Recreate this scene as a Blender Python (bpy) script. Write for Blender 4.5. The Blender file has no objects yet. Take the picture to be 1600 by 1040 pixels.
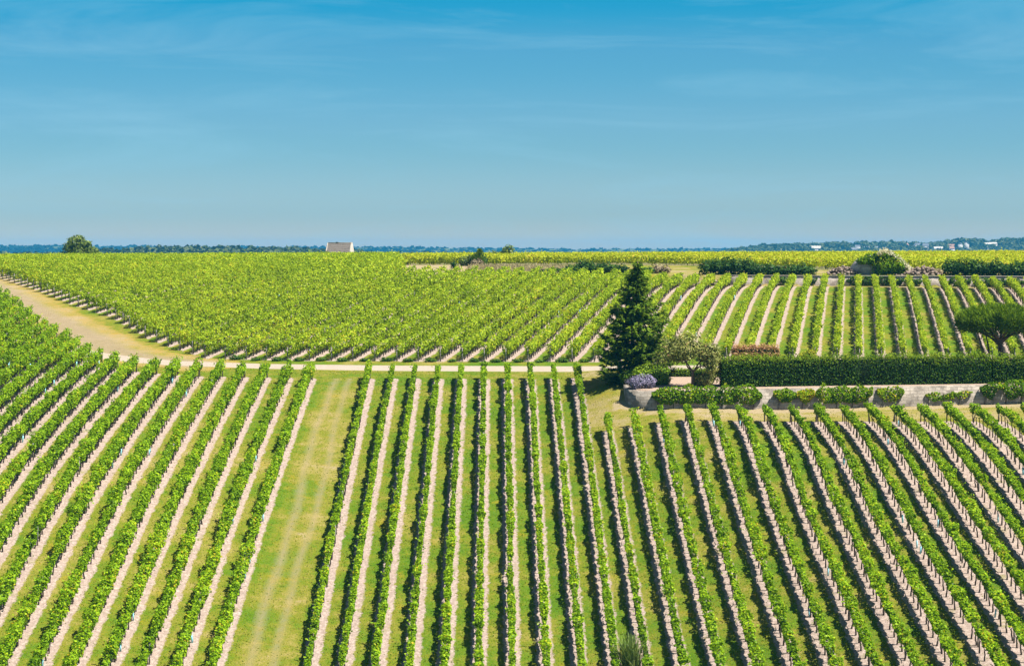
import bpy, math, random
import numpy as np
from math import radians, sin, cos, pi, sqrt, atan2

SC = bpy.context.scene
COL = SC.collection
R = np.random.default_rng(7)
random.seed(7)

# ------------------------------------------------------------------ camera
EYE = 40.0
F = 3000.0            # focal length in photo pixels (photo is 1600 wide)
HOR = 390.0           # eye level in photo pixels
cd = bpy.data.cameras.new("camera")
cam = bpy.data.objects.new("camera", cd)
COL.objects.link(cam)
cam.location = (0, 0, EYE)
cam.rotation_euler = (radians(90), 0, 0)
cd.sensor_width = 36.0
cd.lens = 36.0 * F / 1600.0
cd.shift_y = -(520 - HOR) / 1600.0
cd.clip_start = 1.0
cd.clip_end = 20000.0
SC.camera = cam

# ------------------------------------------------------------------ light
SUN_EL, SUN_AZ = 61.0, 111.0     # azimuth clockwise from the view direction
w = bpy.data.worlds.new("World")
SC.world = w
w.use_nodes = True
nt = w.node_tree
for n in list(nt.nodes):
    nt.nodes.remove(n)
def WN(t, **k):
    n = nt.nodes.new(t)
    for a, b in k.items():
        setattr(n, a, b)
    return n
wo = WN("ShaderNodeOutputWorld")
bg = WN("ShaderNodeBackground")
bg.inputs[1].default_value = 0.068
sky = WN("ShaderNodeTexSky", sky_type='NISHITA', sun_disc=False)
sky.sun_elevation = radians(SUN_EL)
sky.sun_rotation = radians(SUN_AZ)
sky.altitude = 0
sky.air_density = 1.0
sky.dust_density = 0.4
sky.ozone_density = 3.0
tc = WN("ShaderNodeTexCoord")
sep = WN("ShaderNodeSeparateXYZ")
nt.links.new(tc.outputs["Generated"], sep.inputs[0])
# the clear deep blue comes down close to the skyline on this day
tint = WN("ShaderNodeValToRGB")
cr = tint.color_ramp
cr.interpolation = 'EASE'
cr.elements[0].position = 0.0
cr.elements[0].color = (0.809, 0.809, 0.890, 1)
cr.elements[1].position = 1.0
cr.elements[1].color = (0.60, 0.62, 0.64, 1)
for p, c in ((0.020, (0.469, 0.679, 0.906, 1)), (0.060, (0.324, 0.615, 0.809, 1)), (0.100, (0.218, 0.599, 0.776, 1)), (0.130, (0.044, 0.574, 0.768, 1)), (0.32, (0.48, 0.58, 0.66, 1))):
    e = cr.elements.new(p)
    e.color = c
# thin cirrus veil
mp = WN("ShaderNodeMapping")
mp.inputs["Scale"].default_value = (2.2, 2.2, 16.0)
mp.inputs["Rotation"].default_value = (0.0, 0.10, 0.0)
nt.links.new(tc.outputs["Generated"], mp.inputs[0])
nz = WN("ShaderNodeTexNoise")
nz.inputs["Scale"].default_value = 2.6
nz.inputs["Detail"].default_value = 7
nz.inputs["Roughness"].default_value = 0.62
nz.inputs["Distortion"].default_value = 0.7
nt.links.new(mp.outputs[0], nz.inputs["Vector"])
veil = WN("ShaderNodeMapRange")
veil.inputs[1].default_value = 0.47
veil.inputs[2].default_value = 0.75
veil.inputs[3].default_value = 0.0
veil.inputs[4].default_value = 0.36
nt.links.new(nz.outputs[0], veil.inputs[0])
nt.links.new(sep.outputs[2], tint.inputs[0])
mul = WN("ShaderNodeMix", data_type='RGBA', blend_type='MULTIPLY')
mul.inputs[0].default_value = 1.0
nt.links.new(sky.outputs[0], mul.inputs[6])
nt.links.new(tint.outputs[0], mul.inputs[7])
cl = WN("ShaderNodeMix", data_type='RGBA', blend_type='MIX')
cl.inputs[7].default_value = (2.4, 4.7, 6.0, 1)
nt.links.new(veil.outputs[0], cl.inputs[0])
nt.links.new(mul.outputs[2], cl.inputs[6])
nt.links.new(cl.outputs[2], bg.inputs[0])
nt.links.new(bg.outputs[0], wo.inputs[0])

sd = bpy.data.lights.new("sun", 'SUN')
sd.energy = 5.0
sd.angle = radians(0.53)
sd.color = (1.0, 0.955, 0.88)
sun = bpy.data.objects.new("sun", sd)
COL.objects.link(sun)
sun.rotation_euler = (radians(90 - SUN_EL), 0, radians(180 - SUN_AZ))
sun.location = (200, 0, 300)

SC.view_settings.view_transform = 'Standard'
SC.view_settings.look = 'None'
SC.view_settings.exposure = 1.0
SC.view_settings.gamma = 1.0
SC.cycles.max_bounces = 6
SC.cycles.diffuse_bounces = 3
SC.cycles.transmission_bounces = 4
SC.cycles.volume_bounces = 1
SC.cycles.transparent_max_bounces = 4
SC.cycles.use_denoising = True

# ------------------------------------------------------------------ terrain
def smooth(t):
    t = np.clip(t, 0, 1)
    return t * t * (3 - 2 * t)
def table(pts, sig=3.0):
    xs = np.arange(-60.0, 460.0, 1.0)
    p = np.array(pts, float)
    ys = np.interp(xs, p[:, 0], p[:, 1])
    lo, hi = p[0], p[1]
    k = np.exp(-0.5 * (np.arange(-12, 13) / sig) ** 2)
    k /= k.sum()
    ys = np.convolve(np.pad(ys, 12, mode='edge'), k, mode='valid')
    return lambda d: np.interp(d, xs, ys)
# depth below the eye as a function of distance
Hc = table([(-60, 39.2), (0, 38.8), (40, 37.8), (70, 35.2), (90, 30.6), (105, 26.8), (111.5, 25.0), (120, 22.7), (129, 20.1), (139.5, 17.4),
            (149, 15.0), (160, 12.4), (166, 11.05), (170, 10.45), (174, 10.15), (180, 9.6), (192, 8.3), (205, 7.0), (214, 6.0),
            (226, 4.9), (242, 3.75), (262, 2.75), (290, 2.3), (340, 2.12), (380, 2.4), (460, 4.0)])
Hr = table([(-60, 10.15), (174, 10.15), (192, 7.95), (214, 5.7), (226, 4.75), (236, 4.5), (460, 4.4)], 2.5)
AL = table([(-60, 1.0), (90, 1.2), (105, 1.7), (120, 2.2), (135, 2.5), (150, 1.5), (169, 0), (460, 0)], 4)
AR = table([(-60, 4.4), (105, 4.4), (125, 3.1), (140, 2.6), (146, 2.1), (149, 1.5), (153, 1.1), (158, 0.3), (163, 0), (460, 0)], 1.5)
EX = table([(-60, 0), (148, 0), (153, .3), (158, 1.2), (162, .9), (168, 0), (460, 0)], 1.5)
FAR = [(345, 2.2), (460, 4.2), (800, 9.0), (1400, 10.5), (2600, 11.0), (6000, 12.0), (12000, 13.0)]
def wall_y(X):            # garden wall foot line (distance as a function of X)
    X = np.asarray(X, float)
    c = 155.7 - np.sqrt(np.maximum(0, 2.7 ** 2 - (12 - np.minimum(X, 12)) ** 2))
    return np.where(X < 12, c, 153 + (X - 12) * 0.15)
def wall2_y(X):           # upper terrace wall foot line
    return 242 - (np.asarray(X, float) - 27.4) * (9 / 32.6)
def depth(X, Y):
    X = np.asarray(X, float); Y = np.asarray(Y, float)
    H = Hc(Y)
    L = smooth((-10 - X) / 26)
    H = H - AL(Y) * L
    hi = np.interp(Y, [130, 150], [32, 14])
    H = H - AR(Y) * smooth((X - 1) / (hi - 1))
    H = H - EX(Y) * smooth((X - 4) / 5) * (1 - smooth((X - 12) / 10))
    # garden terrace
    Ht = np.interp(Y, [152, 157.5, 170], [11.32, 11.05, 10.45])
    m = smooth((Y - wall_y(X) - 0.05) / 0.35) * smooth((X - 9.25) / 0.35)
    m = np.where(Y > 160, smooth((X - 9.25 + (Y - 160) * 0.5) / (0.35 + (Y - 160) * 0.5)), m)
    m = m * (Y < 171) * (Y > 150)
    H = H * (1 - m) + np.minimum(Ht, H + 5) * m
    # upper right field and the terrace behind it
    rr = smooth((X - 4) / 22) * (Y > 171)
    H2 = H * (1 - rr) + np.minimum(Hr(Y), 12) * rr
    T2 = np.interp(Y, [200, 246, 262, 290, 340, 380, 460], [3.2, 3.2, 2.75, 2.3, 2.12, 2.4, 4.0])
    ramp = 0.35 + 15 * smooth((27.4 - X) / 38)
    m2 = smooth((Y - wall2_y(np.maximum(X, 20)) - 0.05) / ramp)
    m2 = np.where(X < -14, 0, m2)
    H2 = np.where(m2 > 0, H2 * (1 - m2) + T2 * m2, H2)
    H = np.where(X > -14, H2, H)
    H = H - 0.0042 * X * smooth((Y - 262) / 40) * np.clip((1200 - Y) / 900, 0, 1)
    f = np.interp(Y, [a for a, b in FAR], [b for a, b in FAR])
    H = np.where(Y > 345, f * smooth((Y - 345) / 60) + H * (1 - smooth((Y - 345) / 60)), H)
    return H
def gz(X, Y):
    return EYE - depth(X, Y)
def P(px, D, dz=0.0):
    x = (px - 800.0) * D / F
    return (x, D, float(gz(x, D)) + dz)

# ------------------------------------------------------------------ materials
def mat(name):
    m = bpy.data.materials.new(name)
    m.use_nodes = True
    t = m.node_tree
    for n in list(t.nodes):
        t.nodes.remove(n)
    o = t.nodes.new("ShaderNodeOutputMaterial")
    return m, t, o
def N(t, typ, ins=None, **k):
    n = t.nodes.new(typ)
    for a, b in k.items():
        setattr(n, a, b)
    for a, b in (ins or {}).items():
        if isinstance(b, bpy.types.NodeSocket):
            t.links.new(b, n.inputs[a])
        else:
            n.inputs[a].default_value = b
    return n
def ramp(t, fac, stops, interp='LINEAR'):
    n = t.nodes.new("ShaderNodeValToRGB")
    n.color_ramp.interpolation = interp
    e = n.color_ramp.elements
    e[0].position, e[0].color = stops[0][0], (*stops[0][1], 1)
    e[1].position, e[1].color = stops[-1][0], (*stops[-1][1], 1)
    for p, c in stops[1:-1]:
        x = e.new(p); x.color = (*c, 1)
    t.links.new(fac, n.inputs[0])
    return n.outputs[0]
def mixc(t, fac, a, b):
    n = t.nodes.new("ShaderNodeMix"); n.data_type = 'RGBA'
    for i, v in ((0, fac), (6, a), (7, b)):
        if isinstance(v, bpy.types.NodeSocket): t.links.new(v, n.inputs[i])
        else: n.inputs[i].default_value = v if i == 0 else (*v, 1)
    return n.outputs[2]
def math_(t, op, a, b=None, c=None):
    n = t.nodes.new("ShaderNodeMath"); n.operation = op
    for i, v in enumerate((a, b, c)):
        if v is None: continue
        if isinstance(v, bpy.types.NodeSocket): t.links.new(v, n.inputs[i])
        else: n.inputs[i].default_value = v
    return n.outputs[0]
def mrange(t, v, a, b, c=0.0, d=1.0):
    n = N(t, "ShaderNodeMapRange", {0: v, 1: a, 2: b, 3: c, 4: d})
    return n.outputs[0]
def noise(t, vec, scale, detail=4, rough=0.55, dist=0.0):
    n = N(t, "ShaderNodeTexNoise", {"Vector": vec, "Scale": scale, "Detail": detail, "Roughness": rough, "Distortion": dist})
    return n.outputs[0]
def leaf_mat(name, stops, trans=0.35, rough=0.5, patch=0.0, spec=0.25):
    m, t, o = mat(name)
    a = N(t, "ShaderNodeAttribute", attribute_name="tint")
    fac = a.outputs["Fac"]
    if patch:
        g = N(t, "ShaderNodeNewGeometry")
        nn = noise(t, g.outputs["Position"], 0.35, 3)
        n2_ = noise(t, g.outputs["Position"], 0.07, 2)
        fac = math_(t, 'ADD', fac, math_(t, 'MULTIPLY', math_(t, 'SUBTRACT', nn, 0.5), patch))
        fac = math_(t, 'ADD', fac, math_(t, 'MULTIPLY', math_(t, 'SUBTRACT', n2_, 0.5), patch * .8))
    col = ramp(t, fac, stops)
    d = N(t, "ShaderNodeBsdfPrincipled", {"Base Color": col, "Roughness": rough, "Specular IOR Level": spec})
    tr = N(t, "ShaderNodeBsdfTranslucent", {"Color": col})
    x = N(t, "ShaderNodeMixShader", {0: trans, 1: d.outputs[0], 2: tr.outputs[0]})
    t.links.new(x.outputs[0], o.inputs[0])
    return m
def plain(name, c1, c2, scale=3.0, rough=0.85, spec=0.2, bump=0.0, c3=None):
    m, t, o = mat(name)
    g = N(t, "ShaderNodeTexCoord")
    f = noise(t, g.outputs["Object"], scale, 5, 0.6)
    col = ramp(t, f, [(0.3, c1), (0.7, c2)] if c3 is None else [(0.25, c1), (0.5, c2), (0.75, c3)])
    d = N(t, "ShaderNodeBsdfPrincipled", {"Base Color": col, "Roughness": rough, "Specular IOR Level": spec})
    if bump:
        b = N(t, "ShaderNodeBump", {"Height": f, "Strength": bump, "Distance": 0.05})
        t.links.new(b.outputs[0], d.inputs["Normal"])
    t.links.new(d.outputs[0], o.inputs[0])
    return m

M = {}
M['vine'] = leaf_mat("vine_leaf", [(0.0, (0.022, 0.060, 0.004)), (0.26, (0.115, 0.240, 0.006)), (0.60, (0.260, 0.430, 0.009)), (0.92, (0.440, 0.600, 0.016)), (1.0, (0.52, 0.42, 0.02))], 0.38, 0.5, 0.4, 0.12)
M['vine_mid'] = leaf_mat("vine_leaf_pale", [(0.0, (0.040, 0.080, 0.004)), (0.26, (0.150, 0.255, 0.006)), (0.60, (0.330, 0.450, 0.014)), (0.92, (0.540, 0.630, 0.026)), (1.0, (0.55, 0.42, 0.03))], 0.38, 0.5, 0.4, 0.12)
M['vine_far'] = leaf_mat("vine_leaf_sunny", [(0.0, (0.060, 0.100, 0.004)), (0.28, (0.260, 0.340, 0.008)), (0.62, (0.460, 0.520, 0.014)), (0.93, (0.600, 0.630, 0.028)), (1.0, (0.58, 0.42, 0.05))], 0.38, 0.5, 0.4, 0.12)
M['conifer'] = leaf_mat("conifer_needle", [(0.0, (0.020, 0.050, 0.006)), (0.45, (0.095, 0.190, 0.012)), (1.0, (0.320, 0.420, 0.024))], 0.28, 0.6, 0.0, 0.1)
M['pine'] = leaf_mat("pine_needle", [(0.0, (0.022, 0.052, 0.008)), (0.5, (0.100, 0.185, 0.006)), (1.0, (0.240, 0.340, 0.010))], 0.2, 0.6, 0.0, 0.1)
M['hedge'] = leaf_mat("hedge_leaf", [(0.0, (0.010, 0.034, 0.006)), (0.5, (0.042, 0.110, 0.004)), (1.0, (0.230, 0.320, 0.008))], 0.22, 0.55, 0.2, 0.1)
M['box'] = leaf_mat("box_leaf", [(0.0, (0.030, 0.075, 0.010)), (0.5, (0.110, 0.210, 0.010)), (1.0, (0.260, 0.360, 0.016))], 0.25, 0.5, 0.0, 0.1)
M['shrub'] = leaf_mat("shrub_leaf", [(0.0, (0.010, 0.035, 0.010)), (0.5, (0.040, 0.105, 0.014)), (1.0, (0.120, 0.215, 0.018))], 0.25, 0.5, 0.2, 0.1)
M['creeper'] = leaf_mat("creeper_leaf", [(0.0, (0.020, 0.058, 0.008)), (0.45, (0.125, 0.255, 0.008)), (0.85, (0.300, 0.420, 0.012)), (1.0, (0.52, 0.42, 0.02))], 0.35, 0.6, 0.4, 0.02)
M['tree'] = leaf_mat("tree_leaf", [(0.0, (0.045, 0.085, 0.015)), (0.5, (0.130, 0.195, 0.030)), (1.0, (0.280, 0.340, 0.050))], 0.3, 0.45)
M['fruit'] = leaf_mat("dry_tree_leaf", [(0.0, (0.050, 0.070, 0.014)), (0.5, (0.270, 0.295, 0.060)), (0.85, (0.46, 0.43, 0.135)), (1.0, (0.34, 0.20, 0.09))], 0.25, 0.5)
M['red'] = leaf_mat("russet_leaf", [(0.0, (0.11, 0.10, 0.02)), (0.5, (0.33, 0.25, 0.06)), (1.0, (0.52, 0.27, 0.14))], 0.25, 0.5)
M['gold'] = leaf_mat("gold_leaf", [(0.0, (0.12, 0.17, 0.010)), (0.5, (0.30, 0.34, 0.014)), (1.0, (0.48, 0.45, 0.02))], 0.3, 0.5)
M['lavender'] = leaf_mat("lavender_flower", [(0.0, (0.10, 0.11, 0.09)), (0.4, (0.19, 0.17, 0.24)), (1.0, (0.36, 0.31, 0.47))], 0.15, 0.6)
M['straw'] = leaf_mat("dry_grass_blade", [(0.0, (0.20, 0.18, 0.06)), (0.5, (0.42, 0.34, 0.16)), (1.0, (0.62, 0.52, 0.30))], 0.3, 0.6)
M['grass'] = leaf_mat("grass_blade", [(0.0, (0.085, 0.220, 0.006)), (0.25, (0.165, 0.275, 0.010)), (0.5, (0.290, 0.310, 0.030)), (0.75, (0.410, 0.350, 0.090)), (1.0, (0.52, 0.42, 0.24))], 0.5, 0.6, 0.25, 0.05)
M['brush'] = leaf_mat("dry_brush", [(0.0, (0.10, 0.09, 0.04)), (0.5, (0.22, 0.17, 0.09)), (1.0, (0.40, 0.31, 0.19))], 0.2, 0.6)
M['blossom'] = leaf_mat("pale_blossom", [(0.0, (0.30, 0.27, 0.12)), (0.5, (0.55, 0.50, 0.30)), (1.0, (0.74, 0.70, 0.52))], 0.2, 0.6)
M['reed'] = leaf_mat("arching_blade", [(0.0, (0.045, 0.085, 0.015)), (0.5, (0.150, 0.230, 0.040)), (1.0, (0.32, 0.37, 0.11))], 0.25, 0.45)
M['ridge'] = leaf_mat("dark_conifer_wood", [(0.0, (0.004, 0.016, 0.016)), (0.5, (0.006, 0.022, 0.022)), (1.0, (0.009, 0.030, 0.028))], 0.1, 0.7, 0.0, 0.05)
M['wood_far'] = leaf_mat("wood_leaf", [(0.0, (0.022, 0.045, 0.012)), (0.5, (0.055, 0.085, 0.020)), (1.0, (0.120, 0.140, 0.030))], 0.15, 0.6)
M['bark'] = plain("bark", (0.030, 0.024, 0.019), (0.085, 0.068, 0.055), 9, 0.9, 0.1, 0.4)
M['tree_bark'] = plain("tree_bark", (0.06, 0.045, 0.032), (0.17, 0.125, 0.09), 6, 0.9, 0.1, 0.4)
M['post'] = plain("weathered_post", (0.16, 0.15, 0.135), (0.30, 0.275, 0.245), 6, 0.85, 0.1, 0.2)
M['tube'] = plain("tube_plastic", (0.20, 0.52, 0.62), (0.36, 0.66, 0.72), 2, 0.5, 0.4)
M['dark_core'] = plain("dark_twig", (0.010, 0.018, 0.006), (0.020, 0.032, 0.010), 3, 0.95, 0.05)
M['plaster'] = plain("village_plaster", (0.42, 0.40, 0.36), (0.56, 0.54, 0.50), 0.4, 0.9, 0.1)
M['slate'] = plain("village_slate", (0.10, 0.11, 0.13), (0.19, 0.20, 0.23), 0.6, 0.7, 0.2)
M['tile'] = plain("village_tile", (0.26, 0.14, 0.09), (0.38, 0.22, 0.15), 0.6, 0.8, 0.2)
M['glass'] = plain("dark_pane", (0.03, 0.035, 0.045), (0.05, 0.06, 0.07), 2, 0.2, 0.5)
M['hut_tile'] = plain("hut_stone_tile", (0.075, 0.064, 0.056), (0.20, 0.172, 0.15), 2.5, 0.9, 0.1, 0.5, (0.13, 0.108, 0.09))
M['limestone'] = plain("pale_limestone", (0.40, 0.36, 0.30), (0.58, 0.53, 0.46), 1.2, 0.9, 0.1, 0.3)
M['hut_wall'] = plain("hut_limestone", (0.27, 0.24, 0.195), (0.42, 0.38, 0.32), 1.6, 0.9, 0.1, 0.3)
M['rubble'] = plain("rubble_stone", (0.13, 0.095, 0.07), (0.36, 0.28, 0.225), 1.6, 0.95, 0.1, 0.3)

def stone_mat(name, base, dark, bw=0.42, bh=0.2, mort=(0.42, 0.38, 0.32)):
    m, t, o = mat(name)
    uv = N(t, "ShaderNodeAttribute", attribute_name="wuv")
    g = N(t, "ShaderNodeNewGeometry")
    jit = N(t, "ShaderNodeTexNoise", {"Vector": uv.outputs["Vector"], "Scale": 2.5, "Detail": 2})
    v = N(t, "ShaderNodeVectorMath", {0: jit.outputs["Color"], 1: (0.5, 0.5, 0.5)}, operation='SUBTRACT')
    v2 = N(t, "ShaderNodeVectorMath", {0: v.outputs[0]}, operation='SCALE'); v2.inputs[3].default_value = 0.16
    v3 = N(t, "ShaderNodeVectorMath", {0: uv.outputs["Vector"], 1: v2.outputs[0]}, operation='ADD')
    b = N(t, "ShaderNodeTexBrick", {"Vector": v3.outputs[0], "Color1": (*base, 1), "Color2": (*dark, 1), "Mortar": (*mort, 1), "Scale": 1.0,
          "Mortar Size": 0.016, "Brick Width": bw, "Row Height": bh, "Bias": -0.25})
    st = noise(t, g.outputs["Position"], 0.9, 5, 0.65)
    st2 = noise(t, g.outputs["Position"], 6.0, 4, 0.6)
    c = mixc(t, mrange(t, st, 0.48, 0.68, 0.0, 0.75), b.outputs["Color"], tuple(x * 0.45 for x in dark))
    c = mixc(t, mrange(t, st2, 0.5, 0.75, 0.0, 0.35), c, tuple(min(1, x * 1.2) for x in base))
    d = N(t, "ShaderNodeBsdfPrincipled", {"Base Color": c, "Roughness": 0.92, "Specular IOR Level": 0.1})
    hgt = math_(t, 'ADD', math_(t, 'MULTIPLY', b.outputs["Fac"], -1.0), st2)
    bp = N(t, "ShaderNodeBump", {"Height": hgt, "Strength": 0.6, "Distance": 0.04})
    t.links.new(bp.outputs[0], d.inputs["Normal"])
    t.links.new(d.outputs[0], o.inputs[0])
    return m
M['wall'] = stone_mat("garden_wall_stone", (0.40, 0.345, 0.28), (0.19, 0.16, 0.13), 0.62, 0.30, (0.22, 0.19, 0.15))
M['wall2'] = stone_mat("old_wall_stone", (0.50, 0.43, 0.37), (0.26, 0.21, 0.18), 0.6, 0.3, (0.30, 0.26, 0.22))
M['ruin'] = stone_mat("ruin_stone", (0.46, 0.43, 0.41), (0.26, 0.24, 0.23), 0.5, 0.25, (0.3, 0.28, 0.26))

# ------------------------------------------------------------------ mesh helpers
class QB:
    """Collects quads and tubes and links them as one mesh object."""
    def __init__(s):
        s.v = []; s.f3 = []; s.f4 = []; s.t3 = []; s.t4 = []; s.n = 0; s.sm = False
    def quads(s, v, tint):                   # v (n,4,3)
        n = len(v)
        if n == 0: return s
        s.v.append(v.reshape(-1, 3))
        s.f4.append((np.arange(n * 4).reshape(n, 4) + s.n))
        s.t4.append(np.broadcast_to(np.asarray(tint, float), (n,)))
        s.n += n * 4
        return s
    def mesh(s, v, faces, tint=0.5):
        v = np.asarray(v, float).reshape(-1, 3)
        f4 = [f for f in faces if len(f) == 4]; f3 = [f for f in faces if len(f) == 3]
        s.v.append(v)
        if f4: s.f4.append(np.array(f4) + s.n); s.t4.append(np.full(len(f4), tint))
        if f3: s.f3.append(np.array(f3) + s.n); s.t3.append(np.full(len(f3), tint))
        s.n += len(v)
        return s
    def box(s, x0, x1, y0, y1, z0, z1, tint=0.5):
        v = [(x, y, z) for z in (z0, z1) for (x, y) in ((x0, y0), (x1, y0), (x1, y1), (x0, y1))]
        return s.mesh(v, [(3, 2, 1, 0), (4, 5, 6, 7), (0, 1, 5, 4), (1, 2, 6, 5), (2, 3, 7, 6), (3, 0, 4, 7)], tint)
    def tube(s, pts, rad, sides=6, tint=0.5, cap=True):
        pts = np.asarray(pts, float); rad = np.broadcast_to(np.asarray(rad, float), (len(pts),))
        d = np.gradient(pts, axis=0); d /= np.linalg.norm(d, axis=1)[:, None] + 1e-9
        a = np.cross(d, (0.31, 0.17, 0.05) if abs(d[0][2]) > .7 else (0, 0, 1.0)); a /= np.linalg.norm(a, axis=1)[:, None] + 1e-9
        b = np.cross(d, a)
        th = np.arange(sides) * 2 * pi / sides
        v = pts[:, None] + rad[:, None, None] * (np.cos(th)[None, :, None] * a[:, None] + np.sin(th)[None, :, None] * b[:, None])
        f = []
        for i in range(len(pts) - 1):
            for j in range(sides):
                k = (j + 1) % sides
                f.append((i * sides + j, i * sides + k, (i + 1) * sides + k, (i + 1) * sides + j))
        v = v.reshape(-1, 3)
        if cap:
            v = np.vstack([v, pts[:1], pts[-1:]]); c0 = len(v) - 2; L = (len(pts) - 1) * sides
            for j in range(sides):
                k = (j + 1) % sides
                f.append((c0, k, j)); f.append((c0 + 1, L + j, L + k))
        return s.mesh(v, f, tint)
    def data(s, name, material, smooth_=False):
        me = bpy.data.meshes.new(name)
        v = np.vstack(s.v).astype(np.float32)
        f4 = np.vstack(s.f4) if s.f4 else np.zeros((0, 4), int)
        f3 = np.vstack(s.f3) if s.f3 else np.zeros((0, 3), int)
        me.vertices.add(len(v)); me.vertices.foreach_set("co", v.ravel())
        nl = f4.size + f3.size
        me.loops.add(nl); me.loops.foreach_set("vertex_index", np.concatenate([f4.ravel(), f3.ravel()]).astype(np.int32))
        npoly = len(f4) + len(f3)
        me.polygons.add(npoly)
        st = np.concatenate([np.arange(len(f4)) * 4, len(f4) * 4 + np.arange(len(f3)) * 3]).astype(np.int32)
        me.polygons.foreach_set("loop_start", st)
        tint = np.concatenate((s.t4 or [np.zeros(0)]) + (s.t3 or [np.zeros(0)])).astype(np.float32)
        at = me.attributes.new("tint", 'FLOAT', 'FACE'); at.data.foreach_set("value", tint)
        if smooth_:
            me.polygons.foreach_set("use_smooth", np.ones(npoly, bool))
        me.update(calc_edges=True)
        me.validate()
        me.materials.append(material)
        return me
    def obj(s, name, material, parent=None, smooth_=False, loc=None):
        o = bpy.data.objects.new(name, s.data(name, material, smooth_))
        COL.objects.link(o)
        if loc is not None: o.location = loc
        if parent is not None: o.parent = parent
        return o
def tag(o, label=None, cat=None, group=None, kind=None):
    if label: o['label'] = label
    if cat: o['category'] = cat
    if group: o['group'] = group
    if kind: o['kind'] = kind
    return o
def thing(name, loc, label, cat, group=None, rz=0.0):
    o = bpy.data.objects.new(name, None)
    COL.objects.link(o); o.location = loc; o.rotation_euler = (0, 0, rz); o.empty_display_size = 0.5
    return tag(o, label, cat, group)
def unit(v):
    return v / (np.linalg.norm(v, axis=-1, keepdims=True) + 1e-9)
def cards(c, nrm, size, asp=1.0, up=0.0, rng=R, diamond=True):
    """leaf quads at c facing nrm, random turn; size (n,)"""
    n = len(c)
    r = rng.normal(size=(n, 3))
    if up: r = r * (1 - up) + np.array([0, 0, 1.0]) * up
    t = unit(np.cross(nrm, r)); b = unit(np.cross(nrm, t))
    sz = np.broadcast_to(np.asarray(size, float), (n,))[:, None]
    t = t * sz * 0.5; b = b * sz * 0.5 * asp
    if diamond:
        bend = unit(nrm) * sz * 0.12
        return np.stack([c - t, c - b * 0.85 - bend, c + t, c + b * 0.95 - bend], 1)
    return np.stack([c - t - b, c + t - b, c + t + b, c - t + b], 1)
def blades(c, d, length, width, rng=R):
    """thin tapering blades from base c along d"""
    n = len(c)
    sd_ = unit(np.cross(d, rng.normal(size=(n, 3))))
    L = np.broadcast_to(np.asarray(length, float), (n,))[:, None]; W = np.broadcast_to(np.asarray(width, float), (n,))[:, None]
    tip = c + d * L
    return np.stack([c - sd_ * W * .5, c + sd_ * W * .5, tip + sd_ * W * .18, tip - sd_ * W * .18], 1)
def knots(n, L, step, rng=R):
    """smooth random function over [0, L]"""
    k = rng.normal(size=int(L / step) + 4)
    xs = np.arange(len(k)) * step - step
    return lambda u: np.interp(u, xs, k)

# ------------------------------------------------------------------ vineyard layout
PATH = [(-46, 186), (-38.5, 178), (-34, 174.8), (-30.5, 173.0), (-22, 171.2), (-10, 170.4), (5, 170.0), (20, 169.7), (45, 169.4), (75, 169.0)]
TRACK = [(-28, 172.2), (-33, 175.5), (-37.6, 181), (-43, 191.5), (-52, 209), (-62, 231), (-74, 256), (-92, 292), (-118, 345)]
def polyd(X, Y, pts):
    best = np.full(np.shape(X), 1e9)
    for (x0, y0), (x1, y1) in zip(pts[:-1], pts[1:]):
        dx, dy = x1 - x0, y1 - y0
        t = np.clip(((X - x0) * dx + (Y - y0) * dy) / (dx * dx + dy * dy), 0, 1)
        best = np.minimum(best, np.hypot(X - x0 - t * dx, Y - y0 - t * dy))
    return best
def inside(X, Y, poly):
    r = np.zeros(np.shape(X), bool)
    for (x0, y0), (x1, y1) in zip(poly, poly[1:] + poly[:1]):
        if y0 == y1: continue
        c = ((Y > y0) != (Y > y1)) & (X < (x1 - x0) * (Y - y0) / (y1 - y0) + x0)
        r ^= c
    return r
UPPER = [(-28.0, 175.5), (-20, 174.4), (-8, 173.9), (6, 173.6), (30, 173.0), (70, 172.6), (84, 224), (60, 230.2), (44, 234.6), (27.4, 239.0), (10, 240.0),
         (-13.5, 242.5), (-17.5, 296), (-20, 338), (-120, 340), (-90, 292), (-63.5, 240.5), (-49, 213), (-42.2, 202.5), (-35.7, 187.5)]
UDIR = 0.179
def usx(c, Y):                      # X of an upper row with parameter c at distance Y
    return c + UDIR * (Y - 167)
PLATEAU = [(-16.2, 291), (-2, 292), (14, 289), (30, 279), (42, 262), (58, 255), (86, 248), (118, 345), (-20, 345)]
HEADS = [166, 166, 166, 166, 166, 166, 166.5, 167, 168, 169.5, 172, 175.7, 180, 184.6, 188, 192, 196, 201, 205, 210, 214, 218, 222]
LEFT = []                            # (x0, drift, y0, y1)
for i, hy in enumerate(HEADS):
    x = -17.3 - 1.945 * i
    LEFT.append((x, 0.0, max(98.5, abs(x) * 3.30), hy))
RIGHT = []
for j in range(10):
    RIGHT.append((-12.3 + 1.98 * j, -0.008, 98.5, 166.0))
for j in range(20):
    RIGHT.append((7.45 + 2.03 * j - 0.008 * 16, -0.008, max(98.5, (7.45 + 2.03 * j) * 2.85), 149.6 + 0.012 * j))
UPC = [58.2 - 2.0 * i for i in range(92)]

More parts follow.
